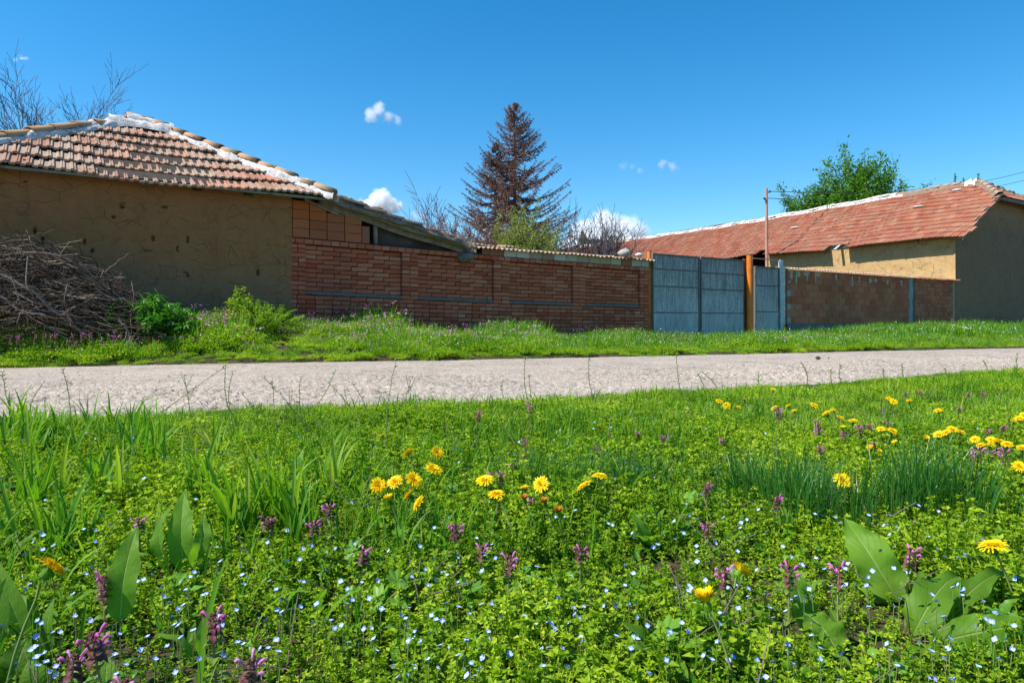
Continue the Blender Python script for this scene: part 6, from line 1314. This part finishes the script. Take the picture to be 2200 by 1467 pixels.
# speedwell flowers
def speed_mesh(seed):
    nr_.seed(seed); mb = MB()
    for k in range(4):
        a = k * math.pi / 2 + .2; r = .0052 * (1 if k != 2 else .85); w = r * (.98 if k != 2 else .7); n = 9; th = np.linspace(-1, 1, n); V = [np.array([0, 0, 0.0])]; UVv = [(0, 0)]
        for f in (.5, 1.0):
            for q in th:
                rr = r * f * (1 - .22 * q ** 2); aa = a + q * .74; V.append(np.array([rr * math.cos(aa), rr * math.sin(aa), .0016 * f ** 2])); UVv.append((f, 1.0 if k == 2 else 0))
        F = [(0, 1 + i, 2 + i) for i in range(n - 1)]; V = np.array(V); mb.add(V, F, 0, np.array(UVv)); mb.add(V, [(1 + i, 1 + n + i, 2 + n + i, 2 + i) for i in range(n - 1)], 0, np.array(UVv))
    return mb.mesh('speedwell_petals', M['speed'])
SM = [speed_mesh(i) for i in range(3)]; mb = MB(); mb.tube([(0, 0, -.05), (.002, .001, -.025), (0, 0, 0)], [.0008, .0007, .0006], 4); leaves(mb, np.zeros((4, 3)) + [0, 0, -.001], np.array([(1, 0, .1), (-1, 0, .1), (0, 1, .1), (0, -1, .1)], float), .004, .002); SST = mb.mesh('speedwell_stem', M['stemg'])
nr_.seed(77); random.seed(77); cand = []
while len(cand) < 620:
    y = random.uniform(905, 1460); x = random.uniform(5, 2195); w = .35 + .5 * (y > 1100) + .35 * (x > 1150) * (y > 1080); 
    w *= .4 + 1.4 * max(0, float(fbm(np.array([x / 180.]), np.array([y / 110.]), 5)[0]) + .35)
    if random.random() < w: cand.append((y, x))
cand.sort(reverse=True)
def speed_rot(): return (random.gauss(.45, .35), random.gauss(-.15, .35), random.uniform(0, 6.28))
def zone(x, y): return ('at the bottom of the picture, ' if y > 1330 else 'midway down the near weeds, ') + ('far left' if x < 550 else 'left of centre' if x < 1100 else 'right of centre' if x < 1650 else 'far right')
for i, (y, x) in enumerate(cand[:300]):
    h = random.uniform(.062, .088); X_, Y_, g = ground_at(x, y, h); o = link('speedwell_flower', SST, None, (X_, Y_, g + h), (0, 0, random.uniform(0, 6)), label='tiny pale blue speedwell flower ' + zone(x, y), cat='wildflower', group='speedwell flowers ' + zone(x, y))
    p = link('petals', random.choice(SM), o, (0, 0, 0), speed_rot()); p.scale = (random.uniform(.68, 1.0),) * 3
mb = MB(); me = SM[0]; Vv = np.array([v.co[:] for v in me.vertices]); 
T = []
for y, x in cand[300:]:
    h = random.uniform(.06, .09); X_, Y_, g = ground_at(x, y, h); rr = speed_rot(); T.append(xf((X_, Y_, g + h), rr[0], rr[1], rr[2], random.uniform(.75, 1.05)))
T = np.array(T)
for fc in (3, 4):
    Fv = np.array([list(p.vertices) for p in me.polygons if len(p.vertices) == fc]); 
    uvl = me.uv_layers[0].data; uvv = np.zeros((len(Vv), 2))
    for l in me.loops: uvv[l.vertex_index] = uvl[l.index].uv[:]
    mb.rep(Vv, Fv, T, 0, uvv)
mb.build('distant_speedwell_flowers', M['speed'], None, label='many tiny pale blue speedwell flowers farther back in the near verge', cat='wildflowers', kind='stuff')

# broad-leaved plants (dock, dandelion and salsify leaves)
def leafplant(name, label, specs, mat='broad', cat='plant', group=None):
    """specs: (base px, base Y, tip px, tip Y, width, normal, kwargs)"""
    (bx, by), bY = specs[0][0], specs[0][1]; g0 = PT(bx, by, bY); g = float(H(g0.x, g0.y)); r = empty(name, (g0.x, g0.y, g), 0, label=label, cat=cat)
    if group: r['group'] = group
    o0 = np.array(r.location)
    for i, (b, bY, t, tY, w, nn, kw) in enumerate(specs):
        P0 = np.array(PT(b[0], b[1], bY)) - o0; P1 = np.array(PT(t[0], t[1], tY)) - o0; P0[2] = max(P0[2], .01); P1[2] += .035 * (i > 1 and 'corner' in label); mb = MB(); broad_leaf(mb, P0, P1, w, nn, nl=26, nw=12, seed=i, **kw); mb.build('leaf', M[mat], r, True)
    return r
leafplant('dock_plant', 'big wavy-leaved dock plant at the lower right corner', [
    ((1935, 1330), 1.24, (1815, 1108), 1.33, .082, (-.45, -.75, .55), dict(bend=.022, fold=.34, wave=.010, petiole=.04, tipdroop=.03, wf=8)),
    ((1905, 1330), 1.25, (1845, 1190), 1.38, .05, (-.8, -.5, .2), dict(bend=.01, fold=.3, wave=.004)),
    ((1960, 1400), 1.12, (2060, 1262), 1.22, .066, (-.1, -.35, 1), dict(bend=.02, fold=.25, wave=.010, wf=7, tipdroop=.02)),
    ((2020, 1370), 1.16, (2160, 1255), 1.20, .044, (-.2, -.5, .8), dict(bend=.02, fold=.3, wave=.009, wf=7, tipdroop=.02)),
    ((2010, 1420), 1.10, (2235, 1385), 1.06, .060, (-.05, -.85, .6), dict(bend=.022, fold=-.3, wave=.007, wf=9)),
    ((1975, 1440), 1.08, (2070, 1500), .98, .07, (0, -.5, 1), dict(bend=.01, wave=.005)),
    ((1800, 1450), 1.06, (1725, 1360), 1.12, .075, (.1, -.4, 1), dict(bend=.01, wave=.006)),
    ((1730, 1380), 1.13, (1690, 1255), 1.18, .055, (.3, -.8, .6), dict(bend=.01, wave=.004, fold=.2))])
leafplant('dock_plant', 'group of three pale oval leaves at the bottom left corner', [
    ((25, 1500), .98, (60, 1368), 1.0, .062, (.3, -.8, .5), dict(bend=.01, fold=.1, wave=.002)),
    ((95, 1500), .97, (62, 1418), .98, .045, (.2, -.8, .5), dict(bend=.008, fold=.15)),
    ((-30, 1430), 1.0, (12, 1290), 1.05, .036, (.5, -.7, .3), dict(bend=.01, fold=.2))])
leafplant('broad_leaf_weed', 'single large oval green leaf standing upright at the lower left', [
    ((258, 1345), 1.06, (289, 1128), 1.10, .051, (.15, -.85, .45), dict(bend=.014, fold=.22, petiole=.05, wave=.003, tipdroop=.015))])
leafplant('broad_leaf_weed', 'rounded leaf rising from the bottom edge below the large dead-nettle', [
    ((232, 1520), .93, (232, 1408), .96, .046, (.05, -.85, .45), dict(bend=.006, fold=.12))])
leafplant('broad_leaf_weed', 'cluster of three tall broad leaves left of the dandelion bunch', [
    ((395, 1230), 1.36, (393, 1048), 1.42, .052, (.2, -.85, .4), dict(bend=.02, fold=.35, wave=.003, tipdroop=.02)),
    ((365, 1225), 1.35, (352, 1082), 1.38, .034, (-.4, -.8, .4), dict(bend=.02, fold=.35, wave=.003, tipdroop=.02)),
    ((415, 1220), 1.36, (442, 1100), 1.40, .036, (.6, -.7, .4), dict(bend=.02, fold=.35, wave=.003, tipdroop=.02))])
leafplant('broad_leaf_weed', 'dark strap-leaved weed at the left edge', [
    ((60, 1390), 1.08, (-20, 1190), 1.12, .034, (.6, -.7, .3), dict(bend=.012, fold=.25)),
    ((80, 1370), 1.10, (35, 1270), 1.14, .030, (.5, -.7, .3), dict(bend=.01, fold=.25)),
    ((110, 1400), 1.05, (118, 1285), 1.08, .03, (-.3, -.8, .4), dict(bend=.01, fold=.2))])
leafplant('broad_leaf_weed', 'pair of grey-green pointed leaves at left of centre', [
    ((640, 1075), 1.95, (638, 975), 1.98, .055, (.3, -.85, .4), dict(bend=.01, fold=.25)),
    ((660, 1060), 1.97, (655, 958), 2.02, .04, (-.5, -.7, .3), dict(bend=.02, fold=.3))])
leafplant('broad_leaf_weed', 'upright pointed pale leaf behind the centre dandelions', [
    ((1258, 1090), 1.86, (1266, 996), 1.90, .032, (.2, -.9, .3), dict(bend=.004, fold=.3)),
    ((1278, 1095), 1.86, (1277, 1018), 1.88, .03, (.6, -.7, .3), dict(bend=.006, fold=.3)),
    ((1215, 1095), 1.86, (1226, 1012), 1.88, .02, (-.3, -.9, .3), dict(bend=.004, fold=.3))])
for j, (x, y, sz, lab) in enumerate([(1320, 1130, 1.1, 'rosette of narrow leaves below the pointed pale leaf'), (1390, 1190, 1.0, 'upright oval-leaved weed in the centre right foreground'), (1625, 1090, 1.4, 'tall lance-leaved weed left of the dark grass tuft'), (1725, 990, 1.2, 'broad pale leaf pair above the dark tuft'),
                                   (1560, 1400, 1.0, 'wide-leaved weed near the bottom right of centre'), (2090, 1030, 1.2, 'lance-leaved weed by the right-hand tuft'), (840, 1055, 1.2, 'flat grey-green leaves under the dandelion bunch'), (500, 905, 1.1, 'small dark-leaved weed at the near road edge'), (985, 960, 1.0, 'dark leaf pair among the herbs above the dandelion bunch'), (1165, 910, 1.0, 'dark leaf pair near the road edge at centre'), (1420, 1440, 1.1, 'oval spotted leaf weed at the bottom centre right'), (620, 1330, .9, 'round-leaved weed in the lower left centre')]):
    random.seed(900 + j); X_, Y_, g = ground_at(x, y, .0); r = empty('broad_leaf_weed', (X_, Y_, g), 0, label=lab, cat='plant'); nl_ = 1 if j == 99 else random.randint(3, 6)
    for k in range(nl_):
        a = random.uniform(0, 6.28); e = random.uniform(.35, 1.3); L = random.uniform(.06, .11) * sz; d = np.array([math.cos(a) * math.cos(e), math.sin(a) * math.cos(e), math.sin(e)]); mb = MB()
        broad_leaf(mb, (0, 0, .005), d * L, L * random.uniform(.28, .5), (-d[0] * d[2], -d[1] * d[2] - .3, 1 - d[2] ** 2 + .2), bend=.008, fold=.2, wave=.002, nl=16, nw=8, petiole=.1, tipdroop=.01, seed=k); mb.build('leaf', M['broad'], r, True)

# big single blades and tall stems standing against the road
def stemplant(x0, y0, x1, y1, label, kind=0, bendp=.02, v=None, grp='tall thin weed stems standing before the road'):
    """base pixel (on the ground) to top pixel, kept at one distance"""
    X_, Y_, g = ground_at(x0, y0, 0.0) if v is None else v; P = PT(x1, y1, Y_ + random.uniform(-.05, .05)); top = np.array([P.x - X_, P.y - Y_, P.z - g]); r = empty('tall_weed', (X_, Y_, g), 0, label=label, cat='weed', group=grp); n = 14
    pts = [top * t + np.array([bendp * math.sin(math.pi * t), 0, 0]) + np.random.normal(0, .0012, 3) * (0 < t < 1) for t in np.linspace(0, 1, n)]; w = .0013 * max(1, Y_ / 2.2)
    mb = MB(); mb.tube(pts, np.linspace(w * 1.3, w * .7, n), 5); mb.build('stem', M['stemg'], r, True); P_ = []; D_ = []; L_ = []
    for k in range(5, n):
        for m in range(2): a = random.uniform(0, 6.28); P_.append(pts[k]); D_.append((math.cos(a), math.sin(a), .9)); L_.append(random.uniform(.008, .016) * (1 + Y_ * .12))
    mb = MB(); L_ = np.array(L_); leaves(mb, np.array(P_), np.array(D_, float), L_, L_ * .35); mb.build('pods', M['stemg'], r); mb = MB(); n_ = 14
    leaves(mb, pts[-1] + np.random.normal(0, .004, (n_, 3)), np.random.normal(0, 1, (n_, 3)) + [0, 0, .6], .005 * (1 + Y_ * .1), .004 * (1 + Y_ * .1)); mb.build('flower_top', M['whitef'] if kind else M['stemg'], r)
    if kind == 2:
        for k in range(3):
            i = random.randint(5, 10); d = np.array([random.uniform(-1, 1), random.uniform(-.3, .3), .9]); q = [pts[i] + d * s * .05 + np.array([0, 0, s * s * .02]) for s in (0, .5, 1.0)]; mb = MB(); mb.tube(q, w * .7, 4); mb.build('side_stem', M['stemg'], r, True)
random.seed(41); np.random.seed(41)
tall = [(840, 1015, 851, 772, 0), (690, 960, 568, 812, 2), (600, 960, 585, 812, 1), (655, 925, 645, 812, 1), (640, 905, 720, 795, 1), (795, 945, 705, 820, 2), (790, 900, 755, 822, 1), (870, 900, 886, 812, 2), (1140, 880, 1128, 770, 0), (1148, 878, 1137, 810, 0), (1283, 868, 1266, 772, 0), (1467, 855, 1453, 764, 0),
        (150, 900, 135, 795, 0), (30, 900, 5, 800, 1), (60, 885, 95, 820, 1), (320, 900, 480, 790, 0), (410, 900, 395, 808, 2), (500, 900, 485, 785, 0), (505, 905, 500, 800, 1), (560, 900, 520, 845, 1), (1095, 868, 1080, 815, 1), (1550, 850, 1510, 800, 0), (1505, 852, 1500, 805, 0), (1640, 840, 1630, 800, 0), (1730, 830, 1722, 780, 0), (1790, 828, 1786, 795, 0), (1815, 826, 1806, 785, 0), (1900, 822, 1897, 792, 0), (1945, 818, 1938, 785, 0), (2030, 808, 2030, 792, 0), (2120, 802, 2112, 775, 0), (2190, 798, 2186, 760, 0)]
tall.sort(key=lambda q: q[2])
for i, (x0, y0, x1, y1, kd) in enumerate(tall):
    if y0 > 1000: lab = 'tallest thin stem crossing the whole road left of centre'
    else:
        sec = 'before the left part of the road' if x1 < 540 else 'before the middle part of the road' if x1 < 1100 else 'before the right part of the road'
        cnt = [q for q in tall if q[1] <= 1000 and ((q[2] < 540) == (x1 < 540)) and ((q[2] < 1100) == (x1 < 1100))]; k = cnt.index((x0, y0, x1, y1, kd)); lab = f'{ORD[k]} from left of the {len(cnt)} thin weed stems {sec}'
    stemplant(x0, y0 + 6, x1, y1, lab, kd, random.uniform(-.03, .03))
# tall grass leaves at left against the road and arching blades in the foreground
def bigblade(X_, Y_, az, h, w, bend, label=None):
    g = float(H(X_, Y_)); mb = MB(); blades(mb, np.array([[0, 0, -.005]]), [az], [h], [w], [bend], 12, 0, .35, .6); o = mb.build('grass_blade', M['grass'], None, True, label=label, cat='grass blade', group='broad single grass blades in the foreground'); o.location = (X_, Y_, g)
cl = []
for (x, y, n_) in [(40, 985, 5), (90, 985, 6), (130, 1000, 3), (240, 985, 4), (300, 1000, 7), (380, 1005, 3), (250, 1100, 6), (60, 1110, 6), (150, 1090, 5), (430, 1110, 5), (560, 1130, 7), (600, 1120, 6), (520, 1160, 5), (650, 1170, 4), (90, 1200, 5), (180, 1180, 4), (700, 1080, 3), (480, 1000, 3), (20, 945, 6), (70, 940, 7), (120, 950, 5), (170, 955, 4), (255, 950, 4), (310, 960, 4), (215, 960, 3), (5, 960, 5)]:
    for _ in range(n_): X_, Y_, g = ground_at(x + random.gauss(0, 28), y + random.gauss(0, 10), 0); cl.append((X_, Y_, random.uniform(1.0, 1.6)))
kit('wide', [gtuft(700 + i, 5, .15, .0085, .012, (.15, 1.3), M['grass'], 'wide_grass_tuft', 8) for i in range(6)])
cl = np.array(cl); scatter('tall_grass', 'wide', z3(cl[:, :2], -.01), rnd(0, 6.28, len(cl)), cl[:, 2], .12, label='tall broad-bladed grass rising at the left of the near verge', cat='grass', kind='stuff')
for i, (x, y, az, h, w, bd, lab) in enumerate([(545, 1370, .2, .16, .010, 2.0, 'arching pale grass blade at the bottom left of centre'), (690, 1370, .1, .14, .011, 1.5, 'long horizontal grass blade in the bottom centre left'), (100, 1400, 0.3, .2, .009, 2.1, 'arching grass blade over the bottom left leaves'), (130, 1290, .6, .16, .008, 1.6, 'grass blade arching over the large tilted dandelion'),
        (750, 1200, .3, .12, .008, 1.9, 'arching blade below the centre dandelion bunch'), (1440, 1250, 2.9, .10, .006, 1.5, 'small arching blade in the lower centre right'), (430, 1500, 1.0, .22, .011, .5, 'long straight blade rising at the bottom left beside the pink bloom'), (1025, 1400, 1.7, .07, .010, .3, 'short wide upright blade at the bottom centre'), (1330, 1460, .0, .10, .007, 1.5, 'flat blade lying near the bottom centre right'), (170, 1460, 1.5, .14, .008, .3, 'upright blade left of the largest dead-nettle')]):
    X_, Y_, g = ground_at(x, y, .02); bigblade(X_, max(Y_, .86), az, h, w, bd, lab)
# white-topped weeds along the walls on the far bank
fw = [(1060, 716, 1105, 686), (1135, 715, 1133, 690), (1140, 716, 1136, 694), (1160, 716, 1161, 706), (1246, 716, 1245, 707), (1268, 716, 1266, 703), (1435, 730, 1436, 716), (1448, 728, 1447, 710), (1552, 730, 1552, 713), (1577, 730, 1576, 697), (640, 688, 639, 657), (852, 690, 852, 675), (788, 688, 788, 680), (1037, 712, 1037, 685)]
fw.sort(key=lambda q: q[2])
for i, (x0, y0, x1, y1) in enumerate(fw):
    uu, zz = uz(x0, y0, -.3); P = SP(uu, -.3, 0); g = float(H(P.x, P.y)); stemplant(0, 0, x1, y1, f'{ORD[i]} from left of the {len(fw)} white-topped weeds before the walls', 1, .0, (P.x, P.y, g), 'white-topped weeds on the far bank')
# fallen leaf and pebble on the road, fly on the dock leaf
for x, y, s_, lab in [(1757, 771, .055, 'dark dead leaf scrap lying on the road at right'), (1780, 772, .02, 'small dark pebble beside the dead leaf on the road')]:
    Y_ = (CH - .02) * FPX / (y - 690); X_ = (x - 1100) / FPX * Y_; lumpobj('leaf_litter' if s_ > .05 else 'pebble', (X_, Y_, float(road_z(X_, Y_)) + .02), (s_ * .6, s_ * .5, s_ * .35), M['darkwood'], int(x), label=lab, cat='litter' if s_ > .05 else 'stone')
P = PT(1893, 1182, 1.262); fl = empty('fly', P, 0, label='tiny dark fly sitting on the largest dock leaf', cat='insect')
mb = MB(); mb.tube([(-.005, 0, 0), (-.002, 0, .001), (.002, 0, .001), (.005, 0, 0)], [.0008, .0016, .0017, .0008], 8); mb.build('body', M['porc'], fl, True)
for sg in (-1, 1): mb = MB(); leaves(mb, np.array([[.001, 0, .002]]), np.array([[-1, sg * .4, .2]], float), .006, .0025); mb.build('wing', M['pale'], fl)
